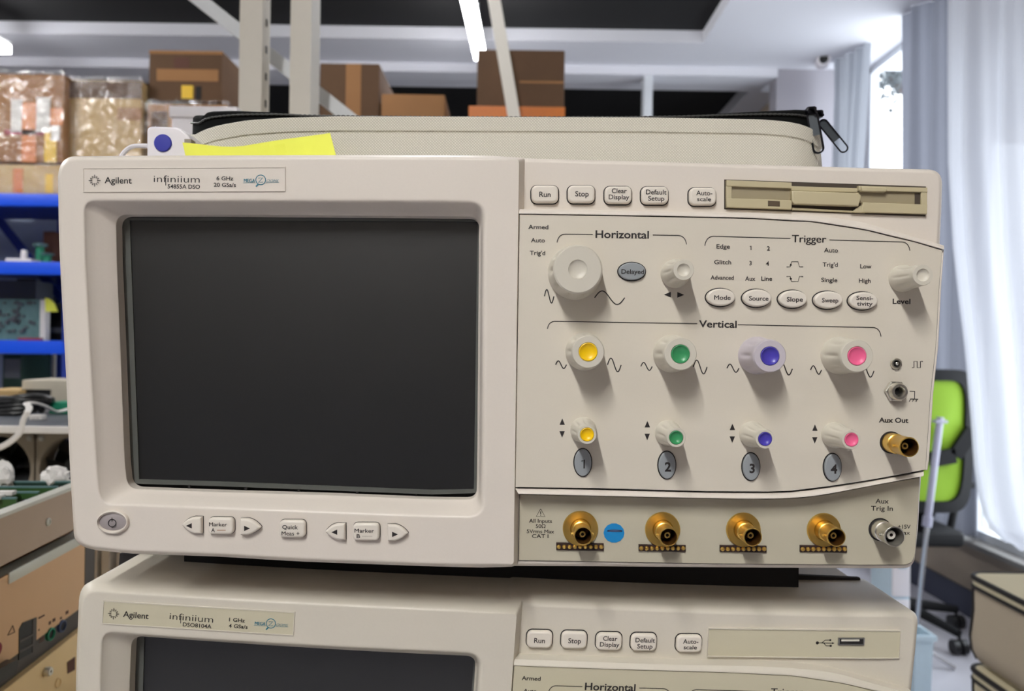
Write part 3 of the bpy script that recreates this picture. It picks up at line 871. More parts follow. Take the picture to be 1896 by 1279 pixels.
# black block added for the shade between the instruments; it bears the upper one
mb = MB(); x0, x1 = P(345, 640, .43).x, P(1486, 640, .43).x
t0, t1 = T_low(Vector((x0, 0, CZ + .0905))).z, T_low(Vector((x1, 0, CZ + .0905))).z
lp = lambda y: [Vector((x0, y, t0)), Vector((x1, y, t1)), Vector((x1, y, CZ - .106)), Vector((x0, y, CZ - .106))]
mb.loft([lp(.431), lp(.70)], True, True); mb.build('gap_shade_block', 'rubber', up)
for sx in (-.17, .17):
    for y in (.45, .72):
        mb = MB(); zt = T_low(Vector((sx, 0, CZ - .1075))).z
        mb.lathe([(.014, -.004), (.014, .018), (.012, .02)], (0, 0, 0), 20, mt=Matrix.Translation((sx, y + .02, zlow - .014)), cap0=True, cap1=True)
        mb.build('foot', 'rubber', lo)

# ------------------------------------------------------------------ the room
YB, XW = 4.62, 2.18


def slab(name, boxes, mats, label=None, cat=None, bevel=0.0):
    mb = MB()
    for b in boxes:
        mb.m = b[6] if len(b) > 6 else 0
        mb.box(((b[0] + b[3]) / 2, (b[1] + b[4]) / 2, (b[2] + b[5]) / 2), (b[3] - b[0], b[4] - b[1], b[5] - b[2]), bevel=bevel)
    return struct(mb.build(name, mats))


slab('floor', [(-5, -2.5, -.05, 2.45, YB, 0), (-5, YB, -.05, 1.86, 9, 0)], 'floor_tile')
slab('ceiling', [(1.07, -2.5, 3.0, 2.45, YB, 3.07), (-5, 4.24, 3.0, 1.07, YB, 3.07), (-5, -2.5, 3.0, -4.4, 4.24, 3.07), (-4.4, -2.5, 3.0, 1.07, -1.8, 3.07), (-5, -2.5, 3.07, 2.45, YB, 3.12, 1),
                 (-5, YB, 2.965, 1.63, 4.93, 3.05), (1.56, 4.93, 2.965, 1.86, 9, 3.05), (-5, YB, 3.05, 1.86, 9, 3.1, 1)], ['soffit_white', 'ceiling_black'])
slab('trim_1', [(-5, YB - .02, 2.945, 1.63, YB + .13, 3.0)], 'soffit_white')
slab('wall_back', [(1.63, YB, 0, 2.2, YB + .13, 3.0), (-5, 8.9, 0, 1.86, 9.0, 3.05)], 'wall_lilac')
slab('wall_left', [(-5.1, -2.5, 0, -5, 9, 3.12)], 'wall_grey')
slab('wall_front', [(-5, -2.6, 0, 2.45, -2.5, 3.12), (-5, -2.5, 0, 2.45, -2.48, 1.2, 1)], ['wall_grey', 'base_navy'])  # unseen dark lower band added to darken the screen's reflection
slab('wall_right', [(2.2, 1.3, 2.25, 2.45, 3.55, 3.0), (XW, -2.5, .35, 2.45, 1.3, 3.0), (XW, -2.5, 0, 2.45, YB, .35), (1.76, YB + .13, 0, 1.86, 9, 2.965)], 'wall_tan')  # header and solid stretch nearest the camera added to hold back daylight
slab('trim_2', [(XW - .06, 1.3, .35, 2.45, YB, .375)], 'sill_grey', bevel=.004)
slab('baseboard_right', [(XW - .012, -2.5, 0, XW, YB, .125)], 'base_navy')
a = P(1197.5, 200, YB + .05)
slab('trim_3', [(a.x - .026, YB, 0, a.x + .026, YB + .1, 2.945)], 'frame_white')
mb = MB()
ys = [1.3, 2.4, 3.5, 4.62]
for y in ys: mb.box((2.22, min(max(y, 1.33), 4.595), 1.69), (.05, .05, 2.62))
for z in (.395, 2.98): mb.box((2.22, 2.96, z), (.05, 3.3, .04))
mb.m = 1
for y0, y1 in zip(ys, ys[1:]): mb.box((2.22, (y0 + y1) / 2, 1.69), (.006, y1 - y0 - .05, 2.56))
struct(mb.build('window_1', ['frame_white', 'window_glass']))
pl = bpy.data.lights.new('window_portal', 'AREA'); pl.shape = 'RECTANGLE'; pl.size = 2.6; pl.size_y = 3.3; pl.cycles.is_portal = True
po = bpy.data.objects.new('window_portal', pl); COL.objects.link(po); po.location = (2.27, 2.96, 1.69); po.rotation_euler = (0, math.radians(90), 0)


# ceiling tubes
def ceiling_tube(label, x0, y0, x1, y1, z=2.85, m='tube_light'):
    t = thing('tube_light', label, 'ceiling light', ((x0 + x1) / 2, (y0 + y1) / 2, z), 'ceiling tube lights')
    a, b = Vector((x0, y0, z)), Vector((x1, y1, z)); u = (b - a).normalized()
    mb = MB(); mb.bar(a + u * .01, b - u * .01, .062, .045, (0, 0, 1)); mb.build('diffuser', m, t)
    mb = MB(); mb.bar(a + Vector((0, 0, .034)), b + Vector((0, 0, .034)), .05, .024, (0, 0, 1)); mb.build('housing', 'tube_body', t)
    for q in (.15, .85):
        mb = MB(); p = a.lerp(b, q); mb.tube([p + Vector((0, 0, .04)), Vector((p.x, p.y, 3.07))], .004, 6)
        mb.build('hanger', 'tube_body', t)


ceiling_tube('bright ceiling tube light in view between the white post and the slanted pole', -.245, 2.91, -.198, 4.11, m='tube_light_far')
ceiling_tube('bright ceiling tube light at the left edge of the view above the wrapped cartons', -2.86, 2.91, -2.83, 4.11, m='tube_light_far')
for x, y, m in ((-.33, 1.2, 'tube_light_far'), (-.55, -1.95, 'tube_light'), (-2.87, .9, 'tube_light_mid'), (-2.95, -1.95, 'tube_light_far')):
    ceiling_tube('ceiling tube light above the benches, outside the view', x, y, x + .05, y + 1.2, m=m)


# curtains
def curtain(name, label, rows, mats, folds, amp, n=90):
    """rows: (z, (x0, y0), (x1, y1)) from top to bottom"""
    mb = MB(); loops = []
    for z, a, b in rows:
        dx, dy = b[0] - a[0], b[1] - a[1]; l = math.hypot(dx, dy); nx, ny = -dy / l, dx / l
        lp = []
        for i in range(n + 1):
            t = i / n; o = amp * (math.sin(t * folds * 6.283 + .7 * math.sin(z * 1.1)) + .4 * math.sin(t * folds * 14.1 + z * .6))
            zz = z[0] + (z[1] - z[0]) * t if isinstance(z, tuple) else z
            lp.append(Vector((a[0] + dx * t + nx * o, a[1] + dy * t + ny * o, zz)))
        loops.append(lp)
    mb.loft(loops, closed=False)
    return tag(mb.build(name, mats, angle=80), label, 'curtain')


ed = [(-90, 1752), (0, 1750), (150, 1748), (300, 1748), (460, 1757), (560, 1768), (640, 1778), (770, 1790), (860, 1797), (920, 1806), (960, 1818), (985, 1834), (1004, 1856)]
rows = []
for py, px in ed:
    p = P(px, py, 2.78); rows.append((min(p.z, 2.999), (p.x, 2.78), (2.09, 1.5)))
curtain('sheer_curtain', 'white sheer curtain nearest the camera, its lower edge swept towards the window', rows, 'sheer_white', 9, .022, 160)
g0, g1 = P(1664, 300, 3.85), P(1822, 300, 3.40)
curtain('grey_curtain', 'blue-grey curtain hanging behind the edge of the white sheer curtain', [(z, (g0.x, 3.85), (g1.x, 3.40)) for z in (2.999, 2.2, 1.6, 1.0, .39)], 'drape_grey', 3.5, .026)
b0, b1, b2 = P(1543, 100, 4.5), P(1612, 80, 4.2), P(1588, 320, 4.2)
curtain('blue_curtain', 'pale blue curtain in the far corner beside the security camera', [(2.999, (b0.x, 4.5), (b1.x, 4.2)), (2.5, (b0.x, 4.5), (b1.x - .03, 4.2)), (1.9, (b0.x, 4.5), (b2.x, 4.2)), (.39, (b0.x, 4.5), (b2.x, 4.2))], 'drape_blue', 4, .022)

# security camera
c = P(1524, 112, 4.45)
t = thing('security_camera', 'small white security camera with a black lens under the ceiling by the blue curtain', 'camera', (c.x, 4.5, c.z - .05))
cm = Matrix.Translation(c) @ Vector((-.30, -.94, -.16)).to_track_quat('Z', 'Y').to_matrix().to_4x4()
mb = MB(); mb.lathe([(.042, -.08), (.042, .03), (.038, .042), (.026, .044)], None, 28, mt=cm, cap0=True); mb.build('body', 'white_plastic', t)
mb = MB(); mb.lathe([(.027, .043), (.024, .046), (.012, .042), (.003, .041)], None, 20, mt=cm, cap1=True); mb.build('lens', 'plastic_black', t)
mb = MB(); mb.tube([c + Vector((0, .05, 0)), c + Vector((0, .1, .03)), Vector((c.x, YB, c.z + .03))], .014, 10); mb.build('bracket', 'white_plastic', t)

# tree outside the window
c = P(1640, 128, 13)
t = thing('tree', 'tree with grey-green and reddish leaves seen through the window gap', 'tree', (c.x, 13, -.05))
mb = MB(); mb.tube([(c.x + .75, 13, -.05), (c.x + .72, 13, 2.5), (c.x + .5, 13, c.z - .6), (c.x, 13, c.z)], [.16, .13, .08, .03], 8); mb.build('trunk', 'bark', t)
for m_, cc, n_, s_p in (('foliage', (.25, 0, -.12), 520, .36), ('foliage_red', (.12, 0, .2), 300, .24)):
    mb = MB()
    for i in range(n_):
        o = Vector((random.gauss(0, s_p), random.gauss(0, s_p), random.gauss(0, s_p * .5)))
        q = c + Vector(cc) + o; r = random.uniform(.04, .085)
        u = Vector((random.gauss(0, 1), random.gauss(0, 1), random.gauss(0, 1))).normalized(); w = u.orthogonal().normalized(); x = u.cross(w)
        mb.face([mb.bm.verts.new(q + (w * math.cos(k * 1.0472) + x * math.sin(k * 1.0472) * .6) * r) for k in range(6)])
    mb.build('leaves', m_, t)

# ------------------------------------------------------------------ the bench that carries the instruments
ZB = zlow - .018
bench = thing('workbench', 'white steel workbench under the instruments with two slotted uprights and a slanted brace', 'workbench', (-.55, 1.0, 0))
mb = MB(); mb.box((-.6, 1.04, ZB - .02), (1.8, 1.42, .04), bevel=.004); mb.build('worktop', 'beige_plastic', bench)
for x in (-1.46, .26):
    for y in (.38, 1.7):
        mb = MB(); mb.box((x, y, (ZB - .04) / 2), (.05, .05, ZB - .04)); mb.build('leg', 'rack_white', bench)
for xa, xb, y0, y1 in ((443, 485, 1.25, 1.288), (537, 575.5, 1.25, 1.305)):
    a, b = P(xa, 100, y0).x, P(xb, 100, y0).x
    mb = MB(); h0, h1 = ZB, 2.75
    mb.box(((a + b) / 2, y0 + .001, (h0 + h1) / 2), (b - a, .002, h1 - h0)); mb.box((b - .001, (y0 + y1) / 2 + .002, (h0 + h1) / 2), (.002, y1 - y0, h1 - h0)); mb.box((a + .001, (y0 + y1) / 2 + .002, (h0 + h1) / 2), (.002, y1 - y0, h1 - h0))
    mb.m = 1
    if xa == 443:
        z = P(489, 42, 1.27).z
        for k in range(-3, 12): mb.box((b + .0003, 1.271, z - k * .0463), (.0012, .006, .012))
    mb.build('upright', ['rack_white', 'seam_dark'], bench)
a, b = P(352, -14, 1.36), P(770, 316, 1.36)
zs = P(500, 300, 1.0).z; b = a + (b - a) * ((zs - a.z) / (b.z - a.z))
mb = MB(); mb.bar(a, b, .024, .014); mb.build('brace', 'frame_white', bench)  # paler white than the uprights: strong light on it put into the colour
mb = MB(); xa, xb = P(250, 300, 1.0).x, P(880, 300, 1.0).x
mb.box(((xa + xb) / 2, 1.2, zs - .008), (xb - xa, .41, .016)); mb.build('shelf_board', 'rack_white', bench)

c0, c1 = P(312, 216, 1.05), P(440, 216, 1.05); zt = P(380, 196, 1.05).z
t = thing('storage_tub', 'white plastic tub with a lid behind the left end of the soft case', 'tub', ((c0.x + c1.x) / 2, 1.1, zs))
mb = MB(); mb.box(((c0.x + c1.x) / 2, 1.1, (zs + c0.z) / 2), (c1.x - c0.x - .006, .094, c0.z - zs), bevel=.004); mb.build('body', 'white_plastic', t)
mb = MB(); mb.box(((c0.x + c1.x) / 2, 1.1, (zt + c0.z) / 2), (c1.x - c0.x, .1, zt - c0.z), bevel=.003); mb.build('lid', 'white_plastic', t)

# ------------------------------------------------------------------ on top of the upper oscilloscope
ZT = CZ + .0905


def interp(tab, x):
    if x <= tab[0][0]: return tab[0][1]
    for a, b in zip(tab, tab[1:]):
        if x <= b[0]: return a[1] + (b[1] - a[1]) * (x - a[0]) / (b[0] - a[0])
    return tab[-1][1]


XL, XR, YF, YK, RC = P(357, 260, .505).x, P(1511, 260, .505).x, .468, .76, .036
plan = []
for cx, cy, a0 in ((XL + RC, YF + RC, 180), (XR - RC, YF + RC, 270), (XR - RC, YK - RC, 0), (XL + RC, YK - RC, 90)):
    for i in range(11):
        a = math.radians(a0 + 9 * i); plan.append((cx + RC * math.cos(a), cy + RC * math.sin(a)))
pl2 = []
for i, p in enumerate(plan):
    q = plan[(i + 1) % len(plan)]; m = max(1, int(math.dist(p, q) / .006))
    pl2 += [(p[0] + (q[0] - p[0]) * k / m, p[1] + (q[1] - p[1]) * k / m) for k in range(m)]
plan = pl2
cen = ((XL + XR) / 2, (YF + YK) / 2)


def shrink(e):
    o = []
    n = len(plan)
    for i in range(n):
        a, b = plan[i - 1], plan[(i + 1) % n]; tx_, ty_ = b[0] - a[0], b[1] - a[1]; l = math.hypot(tx_, ty_) or 1
        o.append((plan[i][0] - ty_ / l * e, plan[i][1] + tx_ / l * e))
    return o


FE = [(357, 249), (366, 244), (380, 238), (400, 232), (450, 223), (520, 218), (620, 215.5), (800, 216), (950, 216.6), (1200, 217.6), (1400, 221), (1450, 225), (1480, 231), (1500, 240), (1511, 250)]
BE = [(357, 214), (366, 206), (380, 203), (420, 202), (500, 205), (560, 210), (650, 213), (800, 215), (950, 215.6), (1150, 215), (1250, 212), (1350, 206), (1440, 201.5), (1480, 200), (1500, 202), (1511, 206)]


def edge_z(tab, off=0.0):
    o = []
    for x, y in plan:
        yy = min(y, YF + RC); px = 948 + x * F / yy
        o.append(P(px, interp(tab, px) + off, yy).z)
    return o


zf, zbd = edge_z(FE), edge_z(BE)
bag = thing('instrument_case', 'beige woven soft case with a black zip lying on top of the upper oscilloscope', 'soft case', (cen[0], cen[1], ZT))
mb = MB(); loops = []
for t, e in ((0, .006), (.04, .002), (.12, 0), (.3, -.001), (.6, -.001), (.80, 0)):
    loops.append([Vector((p[0], p[1], ZT + (z - ZT) * t)) for p, z in zip(shrink(e), zf)])
mb.loft(loops, True)
mb.m = 1
hem = []
for dz, e in ((-.0098, 0), (-.0090, -.0008), (-.0006, -.0008), (0, -.0002), (0, .004)):
    hem.append([Vector((p[0], p[1], z + dz)) for p, z in zip(shrink(e), zf)])
mb.loft([[Vector((p[0], p[1], ZT + (z - ZT) * .80)) for p, z in zip(shrink(0), zf)]] + hem)
mb.build('case_body', ['bag_fabric', 'bag_fabric'], bag, origin=(0, YF, ZT))
mb = MB()
mb.loft([[Vector((p[0], p[1], z + dz)) for p, z in zip(shrink(e), zz)] for dz, e, zz in ((-.001, .0035, zf), (.0005, .003, zf), (-.001, .0032, zbd), (.0004, .0045, zbd), (.0004, .009, zbd))])
mb.build('zip_tape', 'zip_black', bag)
mb = MB(); nn = [i for i, p in enumerate(plan) if p[1] < YF + RC + .01]; sh = shrink(.0022)
pts = [Vector((sh[i][0], sh[i][1], zbd[i] * .62 + zf[i] * .38 + .0003)) for i in nn]
fine = []
for a, b in zip(pts, pts[1:]):
    if (b - a).length < .05: fine += [a.lerp(b, k / 6) for k in range(6)]
mb.tube(fine, [.0007 if i % 3 else .00035 for i in range(len(fine))], 6); mb.build('zip_teeth', 'zip_tooth', bag)
mb = MB(); sh = shrink(.008)
mb.loft([[Vector((p[0], p[1], z - .0005)) for p, z in zip(sh, zbd)], [Vector((cen[0] + (p[0] - cen[0]) * .5, cen[1] + (p[1] - cen[1]) * .5, CZ + .148)) for p in sh]], end=True); mb.build('lid_panel', 'bag_fabric', bag)
mb = MB(); mb.tube([P(1496, 246, .494), P(1503, 262, .497), P(1509, 280, .5), P(1512, 300, .5), P(1512, 318, .5)], .0011, 8); mb.build('corner_piping', 'bag_piping', bag)


def pull(px0, py0, px1, py1, wd, d, turn):
    a, b = P(px0, py0, d), P(px1, py1, d); L = (b - a).length; w = wd * d / F
    ex = (b - a).normalized(); ez = Matrix.Rotation(turn, 3, ex) @ Vector((0, -1, 0)); ez = (ez - ex * ez.dot(ex)).normalized(); ey = ez.cross(ex)
    f = lambda u, v, h: a + ex * u + ey * v + ez * h
    def out(e, u0, u1):
        o = []
        for k in range(9): t = math.radians(90 + 22.5 * k); o.append((u0 + (w / 2 - e) * (1 + math.cos(t)) + e - 0, (w / 2 - e) * math.sin(t)))
        for k in range(9): t = math.radians(-90 + 22.5 * k); o.append((u1 - (w / 2) + (w / 2 - e) * math.cos(t), (w / 2 - e) * math.sin(t)))
        return o
    mb = MB(); A = out(0, 0, L); h1, h2 = .0016, .0008
    mb.loft([[f(u, v, -h1 / 2) for u, v in A], [f(u, v, h1 / 2) for u, v in A], [f(u, v, h1 / 2) for u, v in out(w * .16, w * .0, L)]])
    I = out(w * .16, 0, L)
    # lower third is an open loop, upper part an inlay
    hole = []
    uc = L - w * .95
    for k in range(18):
        t = 2 * math.pi * k / 18; hole.append((uc + w * .62 * math.cos(t), w * .30 * math.sin(t)))
    ring = [f(u, v, h2 / 2) for u, v in I]
    mb.loft([[f(u, v, h1 / 2) for u, v in I], ring])
    mb.loft([[f(u, v, -h1 / 2) for u, v in A], [f(u, v, -h1 / 2) for u, v in I]])
    mb.m = 1
    ub = uc - w * .7
    up_ = [q for q in I if q[0] <= ub]
    up_ = sorted(up_, key=lambda q: math.atan2(q[1], q[0] - ub * .5))
    poly = [(ub, -w * .34)] + [q for q in I if q[0] < ub and q[1] < -1e-6][::-1] + [q for q in I if q[0] < ub and q[1] >= -1e-6][::-1] + [(ub, w * .34)]
    pts_ = sorted(set((round(u, 6), round(v, 6)) for u, v in poly), key=lambda q: math.atan2(q[1], q[0] - ub * .5))
    mb.loft([[f(u, v, h2 / 2) for u, v in pts_], [f(u, v, -h2 / 2) for u, v in pts_]], True, True)
    z_ = mb.build('zip_pull', ['zip_metal', 'pull_grey'], bag)
    return z_


pull(1502, 205, 1517, 285, 21, .474, .25)
pull(1519, 222, 1567, 281, 17, .496, .5)
mb = MB()
for x, y, d in ((1501, 206, .475), (1514, 212, .499)):
    p = P(x, y, d); mb.box(p, (.0062, .006, .005), bevel=.0014); mb.tube([p + Vector((-.002, -.0035, .001)), p + Vector((0, -.0055, .0008)), p + Vector((.002, -.004, -.002))], .0009, 8)
mb.build('zip_slider', 'zip_metal', bag)

# yellow note, white switch box
mb = MB()
topy = [(338, 264), (360, 266), (385, 269), (410, 271.5), (430, 272), (450, 270.5), (470, 267), (500, 262), (530, 257.5), (560, 253.5), (590, 249.5), (611, 246.5)]
rows_ = []
for th in (0, .00035):
    r0, r1, r2 = [], [], []
    for px, py in topy:
        k = (px - 338) / 273; pb = 338 + k * 290
        q2 = P(px, py, .436 - .008 * math.sin(k * 6)); q0 = P(pb, 300, .415); q0.z = ZT + .0003
        q1 = q0.lerp(q2, .5); q1.y += .006
        for r_, q in ((r0, q0), (r1, q1), (r2, q2)): r_.append(q + Vector((0, th, th * .6)))
    rows_ += [r0, r1, r2] if th == 0 else [r2, r1, r0]
mb.loft(rows_ + [rows_[0]], closed=False)
tag(mb.build('paper_note', 'note_yellow'), 'bright yellow paper slip curling up in front of the soft case', 'paper note')
d = .440
t = thing('switch_box', 'small white plastic switch box with a round blue spot and a white cord', 'switch', (P(305, 260, d).x, d + .01, ZT))
zlo = 304
O_ = [(271.5, zlo)] + bez((271.5, 244), (271.5, 234), (281, 233.5), 5) + bez((322, 234.5), (346, 238), (355, 266), 8) + [(357, zlo)]
mb = MB(); mb.plate([xz(O_, d)], d, d + .022, .0012); mb.m = 1; p = P(349, 262, d); mb.box(p + Vector((0, .002, 0)), (.004, .006, .0024)); mb.build('body', ['white_plastic', 'fan_grey'], t)
mb = MB(); mb.lathe([(16.2 * d / F, -.001), (16.2 * d / F, .0006), (15 * d / F, .001), (.001, .0012)], P(302, 265, d), 32, cap1=True); mb.build('round_button', 'blue_dot', t)
mb = MB(); mb.tube([P(x, y, .452) for x, y in smooth([(274, 270), (258, 269.5), (243, 271), (232, 279), (224, 290), (220, 302)])], .0014, 8); mb.build('cord', 'white_plastic', t)

# ------------------------------------------------------------------ opened instruments on the bench, left of the oscilloscopes
E1, E2, N1 = Vector((-.0931, .9957, 0)), Vector((-.9957, -.0931, 0)), Vector((.9957, .0931, 0))
O1 = Vector((-948 * .6 / F, .6, 0))
RZ = Matrix.Rotation(math.radians(5.34), 3, 'Z')


def dpx(px): return .3594 / ((948 - px) / F - .0935)


def sp(px, py, off=0.0):
    """point on the side plane of the stack of opened instruments, off in front of it"""
    dd = dpx(px); q = P(px, py, dd); t = (dd - .6) / .9957
    return O1 + E1 * t + N1 * off + Vector((0, 0, q.z))


def loc(t, s, z): return O1 + E1 * t + E2 * s + Vector((0, 0, CZ + z))


def lbox(mb, t0, t1, s0, s1, z0, z1, bevel=0.0):
    mb.box(loc((t0 + t1) / 2, (s0 + s1) / 2, (z0 + z1) / 2), (s1 - s0, t1 - t0, z1 - z0), RZ, bevel)


def quad(mb, pts, off, th=.001):
    a = [sp(x, y, off) for x, y in pts]; mb.loft([[q - N1 * th for q in a], a], True, True)


T0, T1 = -.2, .169
zBt = ZB - CZ
# bottom one
t = thing('instrument_chassis', 'metal chassis coloured straw as if warmly lit, at the bottom of the stack on the left', 'chassis', loc(0, .2, zBt))
mb = MB(); lbox(mb, T0, T1, 0, .40, zBt, -.2915, .002); mb.build('shell', 'straw_lit_metal', t)
mb = MB()
for px, py, r in ((92, 1243, .0042),):
    p = sp(px, py); mb.lathe([(r, -.002), (r, .004), (r * .8, .0055), (r * .3, .0055), (r * .25, .003)], p, 16, mt=Matrix.Translation(p) @ Matrix.Rotation(math.radians(90 + 0), 4, 'Y') @ Matrix(), cap1=True)
mb.build('thumb_screw', 'nickel', t)
mb = MB(); p = sp(115, 1264); mb.lathe([(.0045, -.001), (.0045, .0012), (.0035, .0014), (.0034, .0004), (.001, .0004)], p, 18, mt=Matrix.Translation(p) @ Matrix.Rotation(math.radians(90), 4, 'Y'), cap1=True); mb.build('grommet', 'straw_lit_metal', t)
mb = MB(); quad(mb, [(132, 1226), (146, 1216), (146, 1240), (133, 1247)], .0006); mb.build('rating_plate', 'brown_box', t)
# middle one with the sockets
t = thing('instrument_chassis', 'metal chassis coloured tan as if warmly lit, with stacked black sockets in its side, left of the oscilloscopes', 'chassis', loc(0, .2, -.2915))
mb = MB(); lbox(mb, T0, T1, .006, .40, -.2915, -.2690); mb.build('base_pan', 'dark_metal', t)
mb = MB(); lbox(mb, T0, T1, 0, .002, -.2690, -.1965); lbox(mb, T0, T1, .398, .40, -.2690, -.1965); lbox(mb, T0, T0 + .002, .002, .398, -.2690, -.1965); lbox(mb, T1 - .002, T1, .002, .398, -.2690, -.1965)
mb.m = 1; lbox(mb, T0 + .216, T1 - .03, -.0012, .001, -.2045, -.1950, .0005); lbox(mb, T0, T1, .002, .016, -.1985, -.1965)
mb.m = 2; lbox(mb, T1 - .02, T1 + .0006, -.0006, .002, -.2690, -.1975)
mb.build('shell', ['tan_lit_metal', 'sheet_lip', 'dark_metal'], t)
mb = MB(); lbox(mb, T0 + .01, T1 - .01, .02, .39, -.1925, -.1905)
mb.m = 1
for i in range(90): mb.box(loc(random.uniform(T0 + .02, T1 - .015), random.uniform(.022, .09), -.1895), (random.uniform(.003, .010), random.uniform(.003, .008), random.uniform(.002, .0035)), RZ)
mb.m = 2
for i in range(60): mb.box(loc(random.uniform(T0 + .02, T1 - .015), random.uniform(.021, .07), -.1893), (.002, .002, .0028), RZ)
mb.build('circuit_board', ['board_green', 'chip_black', 'label_white'], t)
mb = MB()
quad(mb, [(42, 1165), (48, 1153), (73, 1143), (73, 1204), (42, 1222)], .0005)
mb.m = 1
quad(mb, [(66, 1147), (73, 1143), (73, 1204), (66, 1208)], .0009)
for y in (1186, 1205): quad(mb, [(42, y), (66, y - 13), (66, y - 9), (42, y + 4.5)], .0009)
mb.build('socket_stack', ['chip_black', 'dark_metal'], t)
for px, py, m_ in ((100, 1174, 'plastic_green'), (121, 1159, 'port_blue')):
    mb = MB(); p = sp(px, py); r = .0058
    mb.lathe([(r, -.001), (r, .0015), (r * .75, .002), (r * .7, .0005)], p, 20, mt=Matrix.Translation(p) @ Matrix.Rotation(math.radians(90), 4, 'Y')); mb.m = 1
    mb.lathe([(r * .7, .0005), (r * .1, .0005)], p, 16, mt=Matrix.Translation(p) @ Matrix.Rotation(math.radians(90), 4, 'Y'), cap1=True); mb.build('round_socket', [m_, 'chip_black'], t)
mb = MB()
for x, y, w, h in ((78, 1143, 11, 3), (81, 1182, 9, 3.5), (80, 1188, 8, 2), (97, 1151, 4, 6), (104, 1146, 5, 6), (118, 1143, 3, 4), (128, 1132, 5, 6), (78, 1165, 2, 3)):
    quad(mb, [(x, y), (x + w, y - w * .55), (x + w, y - w * .55 + h), (x, y + h)], .0003, .0002)
ln3 = [(21, 1176), (30, 1158), (34, 1170), (21, 1176)]
for a_, b_ in zip(ln3, ln3[1:]): mb.bar(sp(*a_, .0003), sp(*b_, .0003), .0006, .0003, N1)
mb.build('printed_marks', 'brown_box', t)
mb = MB(); quad(mb, [(-14, 1240), (20, 1221), (24, 1226), (20, 1246), (-14, 1266)], .008, .009); mb.build('serial_socket', 'plastic_black', t)
mb = MB(); p = sp(0, 1203); mb.lathe([(.006, -.001), (.006, .001), (.004, .0014), (.001, .001)], p, 18, mt=Matrix.Translation(p) @ Matrix.Rotation(math.radians(90), 4, 'Y'), cap1=True); mb.build('red_socket', 'red_plastic', t)
# top one, open, with upright circuit boards
t = thing('instrument_chassis', 'open grey metal chassis with green circuit boards standing in it, top of the left stack', 'chassis', loc(0, .2, -.1915))
mb = MB(); zt_, zb_ = -.1470, -.1865
lbox(mb, T0, T1, 0, .0015, zb_, zt_); lbox(mb, T0, T1, .40, .4015, zb_, zt_); lbox(mb, T0, T0 + .0015, .0015, .40, zb_, zt_); lbox(mb, T0, T1, .0015, .40, zb_, zb_ + .0015)
for s0 in (.2, .37): lbox(mb, T0 + .01, T1 - .01, s0, s0 + .014, -.1905, zb_)
mb.m = 1; lbox(mb, T0, T1, -.0006, .011, zt_, zt_ + .0035, .0006)
mb.build('shell', ['sheet_metal', 'sheet_lip'], t)
mb = MB(); p = sp(93, 966); mb.lathe([(.0036, -.001), (.0036, .001), (.0022, .0016), (.0018, .0006), (.0005, .0006)], p, 16, mt=Matrix.Translation(p) @ Matrix.Rotation(math.radians(90), 4, 'Y'), cap1=True); mb.build('screw', 'sheet_lip', t)
for tt, m_, z1, s1 in ((.160, 'board_dark', -.1455, .395), (.122, 'board_green', -.1435, .13), (.088, 'board_green', -.1420, .395), (.052, 'board_green', -.1400, .395)):
    mb = MB(); lbox(mb, tt, tt + .0016, .014, s1, zb_ + .0015, z1)
    mb.m = 1; lbox(mb, tt - .0004, tt + .002, .014, s1, z1 - .0012, z1 + .0004)
    mb.m = 2
    for i in range(16): s0 = random.uniform(.02, s1 - .02); lbox(mb, tt - .003, tt, s0, s0 + random.uniform(.004, .012), z1 - random.uniform(.012, .03), z1 - random.uniform(.004, .01))
    mb.build('circuit_board', [m_, 'board_teal', 'chip_black'], t)
mb = MB(); lbox(mb, .045, .058, .026, .042, -.141, -.1375, .001); lbox(mb, .075, .083, .03, .045, -.143, -.139, .001); mb.build('connector', 'label_white', t)

# card frame behind the stack
x0 = P(172, 1040, .84)
t = thing('card_frame', 'white card frame with dark slots seen in the gap left of the lower oscilloscope', 'card frame', (P(205, 1040, .84).x, .86, ZB))
mb = MB(); zc0, zc1 = ZB, P(200, 1008, .84).z
for a_, b_ in ((172, 179), (188, 203), (216, 224), (244, 262)):
    xa, xb = P(a_, 1040, .84).x, P(b_, 1040, .84).x; mb.box(((xa + xb) / 2, .87, (zc0 + zc1) / 2), (xb - xa, .06, zc1 - zc0))
mb.build('frame', 'label_white', t)
for a_, b_, m_ in ((179, 188, 'brown_box'), (203, 209, 'fan_grey'), (209, 216, 'plastic_black'), (224, 244, 'brown_box')):
    xa, xb = P(a_, 1040, .85).x, P(b_, 1040, .85).x; mb = MB(); mb.box(((xa + xb) / 2, .885, (zc0 + zc1) / 2 - .002), (xb - xa, .05, zc1 - zc0 - .01)); mb.build('card', m_, t)

# white scraps of padding on the boards


def crumple(name, label, cat, px, py, d, r, squash):
    c = P(px, py, d); mb = MB()
    bmesh.ops.create_icosphere(mb.bm, subdivisions=3, radius=r)
    for v in mb.bm.verts:
        k = random.uniform(.72, 1.12); v.co = Vector((v.co.x * k * squash[0], v.co.y * k * squash[1], v.co.z * k * squash[2])) + c
    return tag(mb.build(name, 'label_white', angle=15), label, cat)


crumple('crumpled_tissue', 'crumpled white tissue on the circuit boards beside the upper oscilloscope', 'tissue', 103, 884, .765, .0150, (1, .7, .8))
crumple('foam_scrap', 'white scrap of foam at the left edge above the circuit boards', 'foam', 4, 884, .75, .014, (.9, .7, 1.2))

